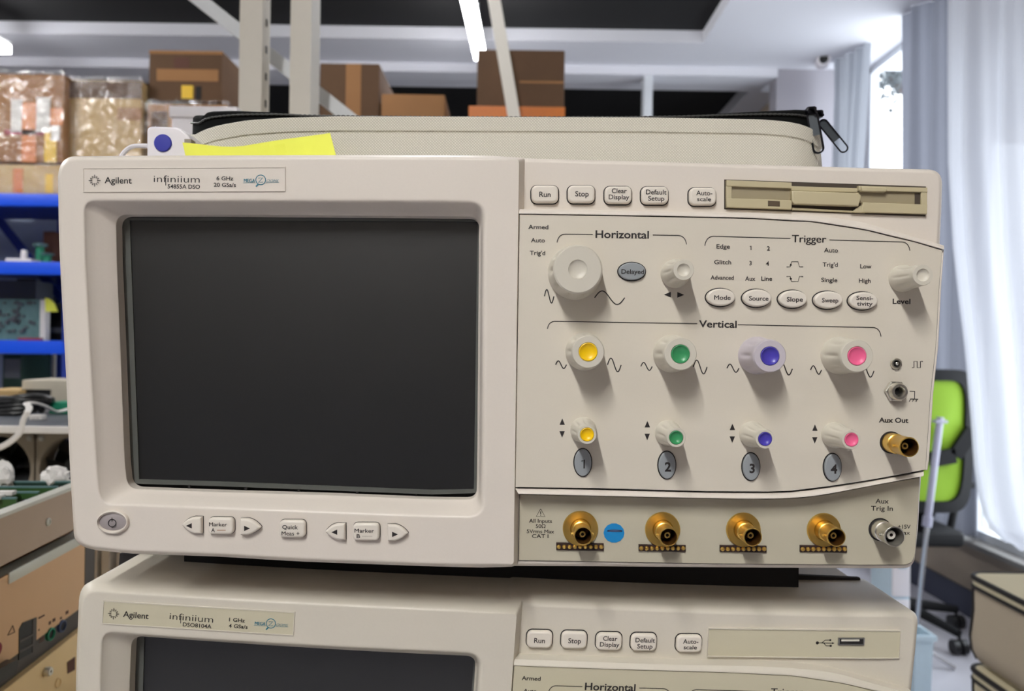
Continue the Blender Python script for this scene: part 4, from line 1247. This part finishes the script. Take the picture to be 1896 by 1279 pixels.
# ------------------------------------------------------------------ small shelf with fans behind them
xs0, xs1 = -1.30, -.62
zA, zL = P(60, 790, 1.15).z, P(60, 938, 1.2).z
t = thing('desk_shelf', 'white desk shelf carrying cables above the two square fans', 'shelf', ((xs0 + xs1) / 2, 1.3, ZB))
mb = MB(); mb.box(((xs0 + xs1) / 2, 1.365, zA), (xs1 - xs0, .49, .0085)); mb.build('shelf_board', 'plastic_grey', t)
mb = MB(); mb.box(((xs0 + xs1) / 2, 1.115, zA), (xs1 - xs0, .01, .0105), bevel=.001); mb.build('edge_strip', 'label_white', t)
mb = MB(); mb.box(((xs0 + xs1) / 2, 1.36, zL - .006), (xs1 - xs0, .5, .012), bevel=.001); mb.build('shelf_board', 'rack_white', t)
for x in (xs0 + .012, xs1 - .012):
    for y in (1.13, 1.58):
        mb = MB(); mb.box((x, y, (ZB + zA) / 2 - .003), (.02, .02, zA - ZB - .006)); mb.build('leg', 'rack_white', t)
for x0_, lab in ((-74, 'square cooling fan at the left edge of the view, under the desk shelf'), (66, 'square cooling fan beside the upper oscilloscope, under the desk shelf')):
    d = 1.2; sz = 137
    yy = 802 - (x0_ + 74) * .0
    t = thing('cooling_fan', lab, 'fan', (P(x0_ + sz / 2, 900, d).x, d + .02, zL), 'square cooling fans')
    c = P(x0_ + sz / 2, 870, d); w = sz * d / F * .995; c.z = zL + w / 2; c.y = d
    mb = MB()
    sq = []; ci = []
    for k in range(64):
        a = 2 * math.pi * k / 64; ca, sa = math.cos(a), math.sin(a); m_ = max(abs(ca), abs(sa))
        rr = min(w / 2 / m_, w / 2 * 1.36); sq.append((c.x + ca * rr, c.z + sa * rr)); ci.append((c.x + ca * w * .455, c.z + sa * w * .455))
    sq.reverse(); ci.reverse()
    mb.plate([sq, ci], d, d + .004); mb.plate([sq, ci], d + .034, d + .038)
    mb.lathe([(w * .475, -.004), (w * .475, -.034), (w * .455, -.034), (w * .455, -.004)], c, 64)
    mb.m = 1
    for sx in (-1, 1):
        for sz_ in (-1, 1): mb.lathe([(.0045, -.0005), (.0045, .001), (.001, .0014)], c + Vector((sx * w * .43, 0, sz_ * w * .43)), 10, cap1=True)
    mb.build('housing', ['fan_grey', 'steel'], t)
    mb = MB(); mb.lathe([(w * .18, -.034), (w * .18, -.008), (w * .16, -.005), (.001, -.004)], c, 32, cap1=True)
    for k in range(7):
        a0 = 2 * math.pi * k / 7; lp = []
        for j in range(6):
            r_ = w * (.17 + .275 * j / 5); row = []
            for q in range(5):
                a = a0 + .62 * q / 4 + .10 * j / 5; row.append(c + Vector((r_ * math.cos(a), .010 + .02 * q / 4, r_ * math.sin(a))))
            lp.append(row)
        mb.loft(lp, closed=False)
    mb.m = 1; mb.lathe([(w * .45, -.0365), (.002, -.0365)], c, 24, cap1=True)
    mb.build('rotor', ['plastic_black', 'chip_black'], t)

# things on the desk shelf
zS = zA + .0048
mb = MB(); pts = smooth([(135, 754), (118, 760), (104, 763), (90, 755), (75, 748), (58, 745), (46, 747), (56, 752), (50, 765), (42, 778), (41, 792), (36, 803), (22, 816), (6, 826), (-20, 836)])
dd = [1.25 - .14 * min(i / (len(pts) * .55), 1.0) for i in range(len(pts))]
mb.tube([P(x, y, q) for (x, y), q in zip(pts, dd)], .0046, 8, .45)
tag(mb.build('ribbon_cable', 'label_white'), 'white ribbon cable looping over the front of the desk shelf', 'cable')
a, b = P(84, 745, 1.3), P(140, 745, 1.3)
t = thing('circuit_module', 'green circuit module lying on the desk shelf next to the upper oscilloscope', 'circuit module', ((a.x + b.x) / 2, 1.32, zS))
mb = MB(); mb.box(((a.x + b.x) / 2, 1.33, (zS + a.z) / 2), (b.x - a.x, .04, a.z - zS), bevel=.002); mb.build('board', 'plastic_green', t)
mb = MB(); p = P(92, 770, 1.3); mb.box(p + Vector((0, .006, 0)), (.014, .016, .004)); mb.build('connector', 'label_white', t)
t = thing('cable_coil', 'coil of black cable with white plugs lying on the desk shelf', 'cable', (P(30, 775, 1.28).x, 1.28, zS))
mb = MB()
for k in range(5):
    cx = P(28 + k * 4, 775, 1.30).x; mb.tube([(cx + .045 * math.cos(a_ * .4), 1.30 + .035 * math.sin(a_ * .4), zS + .006 + .0052 * k + .003 * math.sin(a_ * .9 + k)) for a_ in range(16)], .0046, 8)
mb.build('cable', 'plastic_black', t)
mb = MB()
for x, y in ((62, 778), (70, 781), (78, 780)): p = P(x, y, 1.21); mb.box((p.x, 1.21, zS + .004), (.006, .014, .008), bevel=.001)
mb.build('plug', 'label_white', t)
a, b = P(37, 703, 1.5), P(150, 703, 1.5)
t = thing('bench_meter', 'beige bench instrument with a black window at the back of the desk shelf', 'instrument', ((a.x + b.x) / 2, 1.54, zS))
mb = MB(); mb.box(((a.x + b.x) / 2, 1.55, (zS + a.z) / 2), (b.x - a.x, .09, a.z - zS), bevel=.004); mb.build('body', 'beige_plastic', t)
mb = MB(); mb.pbox(38, 721, 93, 751, 1.5035, .004); mb.build('display', 'plastic_black', t)
a, b = P(-40, 722, 1.48), P(34, 722, 1.48)
t = thing('carton', 'small cardboard box on the desk shelf at the left edge', 'box', ((a.x + b.x) / 2, 1.5, zS))
mb = MB(); mb.box(((a.x + b.x) / 2, 1.53, (zS + a.z) / 2), (b.x - a.x, .1, a.z - zS), bevel=.001); mb.build('body', 'cardboard_light', t)
mb = MB(); mb.lathe([(.008, 0), (.008, .001), (.001, .001)], P(14, 741, 1.4798), 16, cap1=True); mb.build('stain', 'cardboard_dark', t)

# ------------------------------------------------------------------ blue shelving rack
RY = 2.9
rack = thing('shelving_rack', 'bright blue steel shelving rack on the left, loaded with parts and wrapped cartons', 'shelving rack', (-2.3, 3.15, 0))
SH = []
for y0, y1 in ((358, 381), (484, 508), (630, 655)):
    mb = MB(); a, b = P(-240, y0, RY), P(128, y0, RY); zc = P(60, (y0 + y1) / 2, RY).z; hh = (y1 - y0) * RY / F
    mb.box(((a.x + b.x) / 2, RY + .015, zc), (b.x - a.x, .03, hh), bevel=.003); mb.build('beam', 'rack_blue', rack)
    mb = MB(); mb.box(((a.x + b.x) / 2, RY + .265, zc + hh / 2 - .012), (b.x - a.x, .47, .02)); mb.build('shelf_board', 'rack_blue_shaded', rack)
    SH.append(zc + hh / 2 - .002)
zt = SH[0] - .01
for x, y in ((P(126, 500, RY).x, RY), (P(113, 500, 3.38).x, 3.38), (P(-240, 500, RY).x, RY), (P(-240, 500, RY).x, 3.38)):
    mb = MB(); mb.box((x, y + .02, zt / 2), (.04, .04, zt)); mb.build('upright', 'rack_blue_shaded', rack)
for a_, b_ in (((-30, 370), (66, 494)), ((70, 500), (118, 556)), ((48, 715), (88, 652))):
    mb = MB(); mb.bar(P(*a_, 3.36), P(*b_, 3.36), .035, .012); mb.build('brace', 'rack_blue_shaded', rack)
a, b = P(-240, 640, RY), P(128, 640, RY)
mb = MB(); mb.box(((a.x + b.x) / 2, 3.44, zt / 2 + .1), (b.x - a.x, .008, zt - .2)); mb.build('back_panel', 'panel_bluegrey', rack)


def carton(label, x0, y0, x1, zb, d, depth, m, tapes=(), labels=(), film=False, group=None, name='carton'):
    a, b = P(x0, y0, d), P(x1, y0, d); ztop = P((x0 + x1) / 2, y0, d).z
    t = thing(name, label, 'box', ((a.x + b.x) / 2, d + depth / 2, zb), group)
    mb = MB(); mb.box(((a.x + b.x) / 2, d + depth / 2, (zb + ztop) / 2), (b.x - a.x, depth, ztop - zb), bevel=.006)
    bd = mb.build('body', m, t)
    mb = MB(); mb.box(((a.x + b.x) / 2, d + depth * .35, ztop + .0008), (b.x - a.x - .01, .004, .0016)); mb.build('flap_edge', 'cardboard_dark', t)
    for q in tapes:
        mb = MB(); mb.pbox(q[0], q[1], q[2], q[3], d - .0015, .003); mb.build('tape', q[4], t)
    for q in labels:
        mb = MB(); mb.pbox(q[0], q[1], q[2], q[3], d - .003, .003); mb.build('paper_label', q[4] if len(q) > 4 else 'label_white', t)
    if film:
        mb = MB(); n = 14; lp = []
        for i in range(n + 1):
            z = zb + (ztop + .012 - zb) * i / n; row = []
            for (px, py) in ((a.x - .006, d + depth + .006), (a.x - .006, d - .007), (b.x + .006, d - .007), (b.x + .006, d + depth + .006)):
                row.append((px, py))
            ring = []
            for (p, q), m_ in zip(zip(row, row[1:]), (3, 12, 3)):
                for k in range(m_):
                    s = k / m_; ring.append(Vector((p[0] + (q[0] - p[0]) * s + random.uniform(-.004, .004), p[1] + (q[1] - p[1]) * s + random.uniform(-.005, .003), z)))
            ring.append(Vector((*row[-1], z))); lp.append(ring)
        mb.loft(lp, closed=False); mb.build('stretch_wrap', 'stretch_film', t, angle=60)
    return t


z0 = SH[0]
zu = P(60, 304, 2.93).z
carton('flat yellow-taped carton in clear film directly on the blue beam', -110, 304, 118, z0, 2.93, .4, 'cardboard_light', ((24, 312, 42, 357, 'tape_orange'), (84, 322, 98, 357, 'tape_yellow'), (-30, 318, -5, 357, 'tape_orange')), (), True)
carton('tall wrapped carton with white labels and orange tape at the left edge', -70, 136, 119, zu + .013, 2.94, .38, 'cardboard', ((40, 190, 67, 300, 'tape_orange'), (8, 240, 82, 250, 'red_plastic'), (93, 200, 116, 232, 'tape_orange'), (82, 246, 104, 300, 'tape_yellow')),
       ((20, 184, 40, 243), (67, 180, 92, 244), (94, 232, 110, 260)), True)
carton('plain tan carton in shiny clear film, second from the left on the blue rack', 127, 148, 262, z0, 2.98, .3, 'cardboard_light', ((127, 150, 262, 182, 'cardboard_dark'), (218, 200, 262, 222, 'cardboard')), (), True)  # dark top band paints the flap's shade on the carton
zd = P(340, 194, 3.02).z
# the rack goes on behind the oscilloscope
a, b = P(128, 358, RY), P(470, 358, RY)
t2 = thing('shelving_rack', 'white steel shelving bay behind the upper oscilloscope and the white uprights', 'shelving rack', ((a.x + b.x) / 2, 3.15, 0))
mb = MB(); mb.box(((a.x + b.x) / 2 + .02, RY + .265, z0 - .03), (b.x - a.x - .06, .5, .04)); mb.build('shelf_board', 'rack_white', t2)
for x in (a.x + .1, b.x - .05):
    for y in (2.94, 3.38):
        mb = MB(); mb.box((x, y, (z0 - .05) / 2), (.04, .04, z0 - .05)); mb.build('upright', 'rack_white', t2)
carton('brown shrink-wrapped carton under the yellow-printed one, beside the white tub', 272, 192, 420, z0 - .01, 3.0, .34, 'cardboard', ((280, 206, 310, 240, 'cardboard_dark'),), (), True)
carton('dark carton with yellow printing stacked left of the white uprights', 276, 93, 412, zd + .013, 3.02, .32, 'cardboard_dark', ((290, 128, 404, 150, 'cardboard'), (276, 94, 412, 100, 'cardboard')), ((336, 158, 357, 182, 'tape_yellow'), (362, 160, 372, 184, 'seam_dark'), (322, 106, 350, 126, 'brown_box')), False)

# white rack with cartons in the middle distance
D2 = 2.8
zs2 = P(820, 232, D2).z
a, b = P(585, 232, D2), P(1062, 232, D2)
r2 = thing('shelving_rack', 'white shelving bay hidden behind the soft case, carrying three brown cartons', 'shelving rack', ((a.x + b.x) / 2, D2 + .25, 0))
mb = MB(); mb.box(((a.x + b.x) / 2, D2 + .25, zs2 - .02), (b.x - a.x, .5, .04)); mb.build('shelf_board', 'rack_white', r2)
for x in (a.x + .03, b.x - .03):
    for y in (D2 + .03, D2 + .47):
        mb = MB(); mb.box((x, y, (zs2 - .04) / 2), (.04, .04, zs2 - .04)); mb.build('upright', 'rack_white', r2)
carton('brown carton right of the white uprights', 592, 117, 703, zs2, D2 + .02, .4, 'cardboard_dark', ((640, 118, 668, 226, 'cardboard'),), ())
carton('low tan carton in front of the brown ones, under the tube light', 706, 174, 824, zs2, D2 + .01, .36, 'cardboard')
carton('tall brown carton with orange wrapping at its foot, right of the slanted pole', 884, 92, 1046, zs2, D2 + .03, .4, 'cardboard_dark', ((868, 197, 1046, 230, 'tape_orange'), (962, 150, 1044, 154, 'cardboard')), (), False)
mb = MB(); a = P(954, 231, D2 - .02); b = P(915, 0, D2 - .02); u = b - a; b = a + u * ((3.07 - a.z) / u.z); a = a + u * ((zs2 - .0 - a.z) / u.z)
mb.bar(a, b, .046, .03)
tag(mb.build('support_pole', 'rack_white'), 'slanted white pole rising past the tube light to the dark ceiling', 'pole')

# parts on the blue shelves
z1 = SH[1]
a = P(34, 478, 3.0)
t = thing('network_adapter', 'white plastic adapter with a stubby plug on the middle blue shelf', 'adapter', (a.x, 3.0, z1))
mb = MB(); mb.box((a.x, 3.03, (z1 + a.z) / 2), (.105, .06, a.z - z1), bevel=.004); mb.build('body', 'white_plastic', t)
mb = MB(); b = P(36, 461, 3.0); mb.box((b.x, 3.03, (a.z + b.z) / 2), (.02, .016, b.z - a.z), bevel=.003); mb.build('plug', 'white_plastic', t)
for lab, x0, y0, x1, m_, dy in (('green plastic reel with a pale top on the middle blue shelf', 58, 450, 78, 'plastic_green', 0), ('small green bobbin at the front of the middle blue shelf', 74, 468, 92, 'plastic_green', -.06), ('dark red-brown box at the end of the middle blue shelf', 80, 428, 101, 'brown_box', .12)):
    d = 3.05 + dy; a, b = P(x0, y0, d), P(x1, y0, d); w = b.x - a.x
    if 'box' in lab:
        mb = MB(); mb.box(((a.x + b.x) / 2, d + .04, (z1 + a.z) / 2), (w, .08, a.z - z1), bevel=.003); tag(mb.build('small_box', m_), lab, 'box')
    else:
        t = thing('wire_reel', lab, 'reel', ((a.x + b.x) / 2, d, z1)); mt = Matrix.Translation(((a.x + b.x) / 2, d + w / 2, z1)); h_ = a.z - z1
        mb = MB(); mb.lathe([(w * .5, 0), (w * .5, h_ * .08), (w * .34, h_ * .1), (w * .34, h_ * .88)], None, 24, mt=mt, cap0=True); mb.build('hub', m_, t)
        mb = MB(); mb.lathe([(w * .6, h_ * .88), (w * .6, h_), (.002, h_)], None, 24, mt=mt, cap0=True, cap1=True); mb.build('rim', 'board_teal', t)
z2 = SH[2]
a, b, c = P(-30, 553, 3.05), P(76, 553, 3.05), P(86, 553, 3.05)
t = thing('test_board', 'grey-green circuit panel with a white edge standing on the lowest blue shelf', 'circuit panel', ((a.x + b.x) / 2, 3.06, z2))
mb = MB(); mb.box(((a.x + b.x) / 2, 3.06, (z2 + a.z) / 2), (b.x - a.x, .02, a.z - z2)); mb.m = 1
for i in range(46): mb.box((random.uniform(a.x + .02, b.x - .02), 3.048, random.uniform(z2 + .02, a.z - .01)), (random.uniform(.006, .02), .012, random.uniform(.006, .016)))
mb.build('board', ['board_teal', 'plastic_grey'], t)
mb = MB(); mb.box(((b.x + c.x) / 2, 3.06, (z2 + a.z) / 2), (c.x - b.x, .03, a.z - z2)); mb.build('edge_strip', 'label_white', t)
mb = MB(); f = [P(83, 551, 3.03), P(92, 553, 3.03), P(101, 561, 3.03), P(107, 577, 3.03), P(84, 577, 3.03)]; mb.loft([f, [q + Vector((0, .002, 0)) for q in f]], True, True); mb.build('paper_tab', 'note_yellow', t)
a, b = P(90, 560, 3.14), P(120, 560, 3.14)
mb = MB(); mb.box(((a.x + b.x) / 2, 3.19, (z2 + a.z) / 2), (b.x - a.x, .1, a.z - z2), bevel=.004); mb.m = 1; mb.pbox(90, 606, 120, 616, 3.137, .004)
tag(mb.build('power_supply', ['plastic_black', 'plastic_grey']), 'black power supply box right of the circuit panel on the blue rack', 'power supply')
a, b = P(-20, 519, 3.22), P(70, 519, 3.22)
mb = MB(); mb.box(((a.x + b.x) / 2, 3.27, (z2 + a.z) / 2), (b.x - a.x, .12, a.z - z2), bevel=.003); mb.m = 1; mb.pbox(31, 516, 66, 528, 3.217, .004)
tag(mb.build('instrument_box', ['plastic_grey', 'plastic_black']), 'dark grey instrument behind the circuit panel on the blue rack', 'instrument')
mb = MB(); a, b = P(32, 628, 2.96), P(75, 628, 2.96); mb.box(((a.x + b.x) / 2, 2.97, z2 + .006), (b.x - a.x, .02, .012), bevel=.002)
tag(mb.build('tool_strip', 'red_plastic'), 'thin crimson bar lying along the front of the lowest blue shelf', 'bar')
a, b = P(5, 656, 3.1), P(40, 656, 3.1)
mb = MB(); mb.box(((a.x + b.x) / 2, 3.2, a.z / 2), (b.x - a.x, .2, a.z), bevel=.004); mb.m = 1; mb.pbox(8, 664, 37, 700, 3.098, .004)
tag(mb.build('equipment_cabinet', ['board_dark', 'plastic_grey']), 'dark green equipment cabinet under the lowest blue shelf', 'cabinet')
a, b = P(97, 655, 3.15), P(104, 655, 3.15)
mb = MB(); mb.tube([((a.x + b.x) / 2, 3.15, 0), ((a.x + b.x) / 2, 3.15, a.z)], (b.x - a.x) / 2, 10)
tag(mb.build('metal_tube', 'steel'), 'pale metal tube standing under the lowest blue shelf', 'tube')

# ------------------------------------------------------------------ right side: chair, stand, bins, soft cases
CY = 3.06
L_, R_ = P(1652, 700, CY).x, P(1806, 700, CY).x
cx = (L_ + R_) / 2; zt, zb = P(1730, 683, CY).z, P(1730, 948, CY).z
ch = thing('office_chair', 'office chair with a lime green mesh back in a black frame by the curtain', 'chair', (cx, CY + .25, 0))
w = R_ - L_


def bow(x, z): return CY + .03 * ((x - cx) / (w / 2)) ** 2 - .04 * (z - zb) / (zt - zb)


def frame_pt(e, k, n=64):
    """point k of the rounded back outline, inset by e"""
    a = 2 * math.pi * k / n; p = 5
    ca, sa = math.cos(a), math.sin(a); r = (abs(ca) ** p + abs(sa) ** p) ** (-1 / p)
    x = cx + (w / 2 - e) * ca * r; z = (zt + zb) / 2 + ((zt - zb) / 2 - e) * sa * r
    x = cx + (x - cx) * (.93 + .07 * (1 - (z - zb) / (zt - zb)))
    return Vector((x, bow(x, z), z))


mb = MB(); o, i = [frame_pt(0, k) for k in range(64)], [frame_pt(.046, k) for k in range(64)]
F_ = Vector((0, -.016, 0)); B_ = Vector((0, .016, 0))
mb.loft([[q + B_ for q in o], [q + F_ for q in o], [q + F_ for q in i], [q + B_ for q in i], [q + B_ for q in o]])
mb.build('back_frame', 'chair_black', ch)
mb = MB(); lo_, hi_ = [frame_pt(.04, k) for k in range(64)], None
rows_ = []
for s in (1, .75, .5, .25, .05): rows_.append([Vector((cx + (q.x - cx) * s, bow(cx + (q.x - cx) * s, q.z), (zt + zb) / 2 + (q.z - (zt + zb) / 2) * s)) for q in lo_])
mb.loft(rows_, end=True); mb.build('back_mesh', 'chair_green', ch)
mb = MB()
for a_, b_, ww in (((1722, 851), (1768, 843), .06), ((1768, 843), (1800, 796), .055)):
    mb.bar(P(*a_, CY - .03), P(*b_, CY - .03), ww, .02)
mb.build('lumbar_strap', 'chair_black', ch)
mb = MB(); mb.box((cx - .02, CY + .27, .46), (w + .04, .46, .07), bevel=.03, seg=3); mb.build('seat', 'chair_black', ch)
mb = MB(); mb.bar((cx, CY + .02, zb + .03), (cx, CY + .12, .43), .07, .03, (1, 0, 0)); mb.tube([(cx, CY + .25, .43), (cx, CY + .25, .12)], .028, 12); mb.build('column', 'chair_black', ch)
for sx in (-1, 1):
    mb = MB(); x = cx + sx * (w / 2 + .02)
    mb.tube([(x, CY + .2, .45), (x + sx * .03, CY + .2, .6), (x + sx * .03, CY + .22, .66)], .016, 8); mb.box((x + sx * .03, CY + .24, .675), (.07, .24, .03), bevel=.012); mb.build('armrest', 'chair_black', ch)
for k in range(5):
    a = math.radians(-65 + 72 * k); e = Vector((cx + .28 * math.cos(a), CY + .25 + .28 * math.sin(a), .085))
    mb = MB(); mb.tube([(cx, CY + .25, .13), e], [.026, .017], 8)
    f = mb.build('base_arm', 'chair_black', ch)
    mb = MB()
    for s in (-.018, .018): mb.tube([e + Vector((s - .011, 0, -.055)), e + Vector((s + .011, 0, -.055))], .03, 14)
    mb.tube([e, e + Vector((0, 0, -.05))], .007, 8); mb.build('caster', 'plastic_black', f)

# telescopic stand
t0_, t1_, t2_ = P(1741, 772, 2.95), P(1717, 965, 2.95), P(1698, 1150, 2.95)
bt = t2_ + (t2_ - t1_) * ((t2_.z - .09) / (t1_.z - t2_.z))
st = thing('light_stand', 'thin pale telescopic stand leaning beside the right edge of the oscilloscopes', 'stand', (bt.x, bt.y, 0))
mb = MB(); mb.tube([t0_, t1_], .0135, 10); mb.build('upper_tube', 'stand_lilac', st)
mb = MB(); mb.tube([t1_, bt], .0095, 10); mb.build('lower_tube', 'chrome', st)
mb = MB(); mb.tube([t1_ + (t0_ - t1_).normalized() * .02, t1_ - (t0_ - t1_).normalized() * .02], .018, 12); mb.build('collar', 'stand_lilac', st)
mb = MB(); mb.box(P(1740, 780, 2.95), (.05, .03, .012), bevel=.004); mb.build('hook', 'stand_lilac', st)
for k in range(3):
    a = math.radians(100 + 120 * k); mb = MB(); mb.tube([bt, (bt.x + .14 * math.cos(a), bt.y + .14 * math.sin(a), .008)], .008, 8); mb.build('leg', 'chrome', st)

# bins on the floor
a, b = P(1690, 1178, 2.62), P(1731, 1178, 2.62); zr = a.z
t = thing('plastic_bin', 'small pale blue bin with a wide rim on the floor right of the oscilloscopes', 'bin', ((a.x + b.x) / 2, 2.72, 0))
bx = (a.x + b.x) / 2; hw = (b.x - a.x) / 2
mb = MB(); q = lambda s, z: [Vector((bx + sx * hw * s, 2.66 + sy * .055 * s, z)) for sx, sy in ((-1, -1), (1, -1), (1, 1), (-1, 1))]
mb.loft([q(.7, 0), q(.82, zr), q(.76, zr), q(.66, .006)], True, True); mb.build('body', 'pale_blue_plastic', t)
mb = MB(); mb.loft([q(.80, zr - .012), q(1.0, zr - .012), q(1.0, zr + .006), q(.76, zr + .006), q(.76, zr - .012)]); mb.build('rim', 'pale_blue_plastic', t)
a, b = P(1652, 1050, 2.78), P(1690, 1050, 2.78)
t = thing('drawer_tower', 'pale plastic drawer tower just behind the right edge of the oscilloscopes', 'drawers', ((a.x + b.x) / 2, 2.87, 0))
zt2 = P(1670, 1030, 2.78).z
mb = MB(); mb.box(((a.x + b.x) / 2, 2.87, zt2 / 2), (b.x - a.x, .15, zt2), bevel=.006); mb.build('shell', 'pale_blue_plastic', t)
for k in range(3):
    mb = MB(); mb.box(((a.x + b.x) / 2, 2.79, zt2 * (k + .5) / 3), (b.x - a.x - .012, .012, zt2 / 3 - .012), bevel=.003); dr = mb.build('drawer', 'white_plastic', t)
    mb = MB(); mb.box(((a.x + b.x) / 2, 2.78, zt2 * (k + .75) / 3), (.03, .012, .01), bevel=.002); mb.build('handle', 'pale_blue_plastic', dr)


# two soft cases lying on a low table
def soft_case(label, x0, x1, y0, y1, z0, z1, m, band):
    t = thing('instrument_case', label, 'soft case', ((x0 + x1) / 2, (y0 + y1) / 2, z0))
    def ring(e, z, r=.035):
        o = []
        for cx_, cy_, a0 in ((x0 + r, y0 + r, 180), (x1 - r, y0 + r, 270), (x1 - r, y1 - r, 0), (x0 + r, y1 - r, 90)):
            for i in range(9):
                a = math.radians(a0 + 90 * i / 8); rr = r - e; o.append(Vector((cx_ + rr * math.cos(a), cy_ + rr * math.sin(a), z)))
        return o
    h = z1 - z0; mb = MB()
    prof = [(.03, 0), (.012, .012), (.003, .03), (.0, h * .3), (.005, h * .6), (.004, h - band)]
    mb.loft([ring(e, z0 + z) for e, z in prof], True); mb.build('case_body', m, t)
    mb = MB(); mb.loft([ring(e, z0 + z) for e, z in ((.004, h - band), (.001, h - band + .004), (.001, h - .006), (.006, h - .001), (.03, h), (.034, h))], end=True); mb.build('lid', 'beige_cloth_light', t)
    for z, e, r in ((h - band, .002, .0045), (h - .004, .002, .0055)):
        mb = MB(); lp = ring(e, z0 + z); mb.tube(lp + [lp[0]], r, 8); mb.build('piping', 'piping_black', t)
    # seam down the far left corner
    mb = MB(); k = 31
    mb.tube([ring(e - .001, z0 + z)[k] for e, z in prof[1:]], .005, 8); mb.build('corner_seam', 'piping_black', t)
    return t


ya = 1.53
xa = P(1786, 1070, ya).x; za = P(1790, 1058, ya).z; zm = P(1790, 1222, ya).z; zlow2 = zm - .17
soft_case('upper of two beige soft cases with black piping stacked at the lower right', xa, xa + .42, .85, ya, zm, za, 'beige_cloth', .022)
soft_case('lower of two beige soft cases with black piping stacked at the lower right', xa - .004, xa + .42, .86, ya - .01, zlow2, zm - .001, 'beige_cloth_light', .022)
tb = thing('low_table', 'low table under the two soft cases, outside the view', 'table', (xa + .21, 1.2, 0))
mb = MB(); mb.box((xa + .22, 1.2, zlow2 - .012), (.40, .7, .022), bevel=.003); mb.build('table_top', 'rack_white', tb)
for sx in (.05, .39):
    for y in (.9, 1.5):
        mb = MB(); mb.box((xa + sx, y, (zlow2 - .023) / 2), (.03, .03, zlow2 - .023)); mb.build('leg', 'rack_white', tb)

for o in bpy.data.objects:
    if '_o' in o: del o['_o']
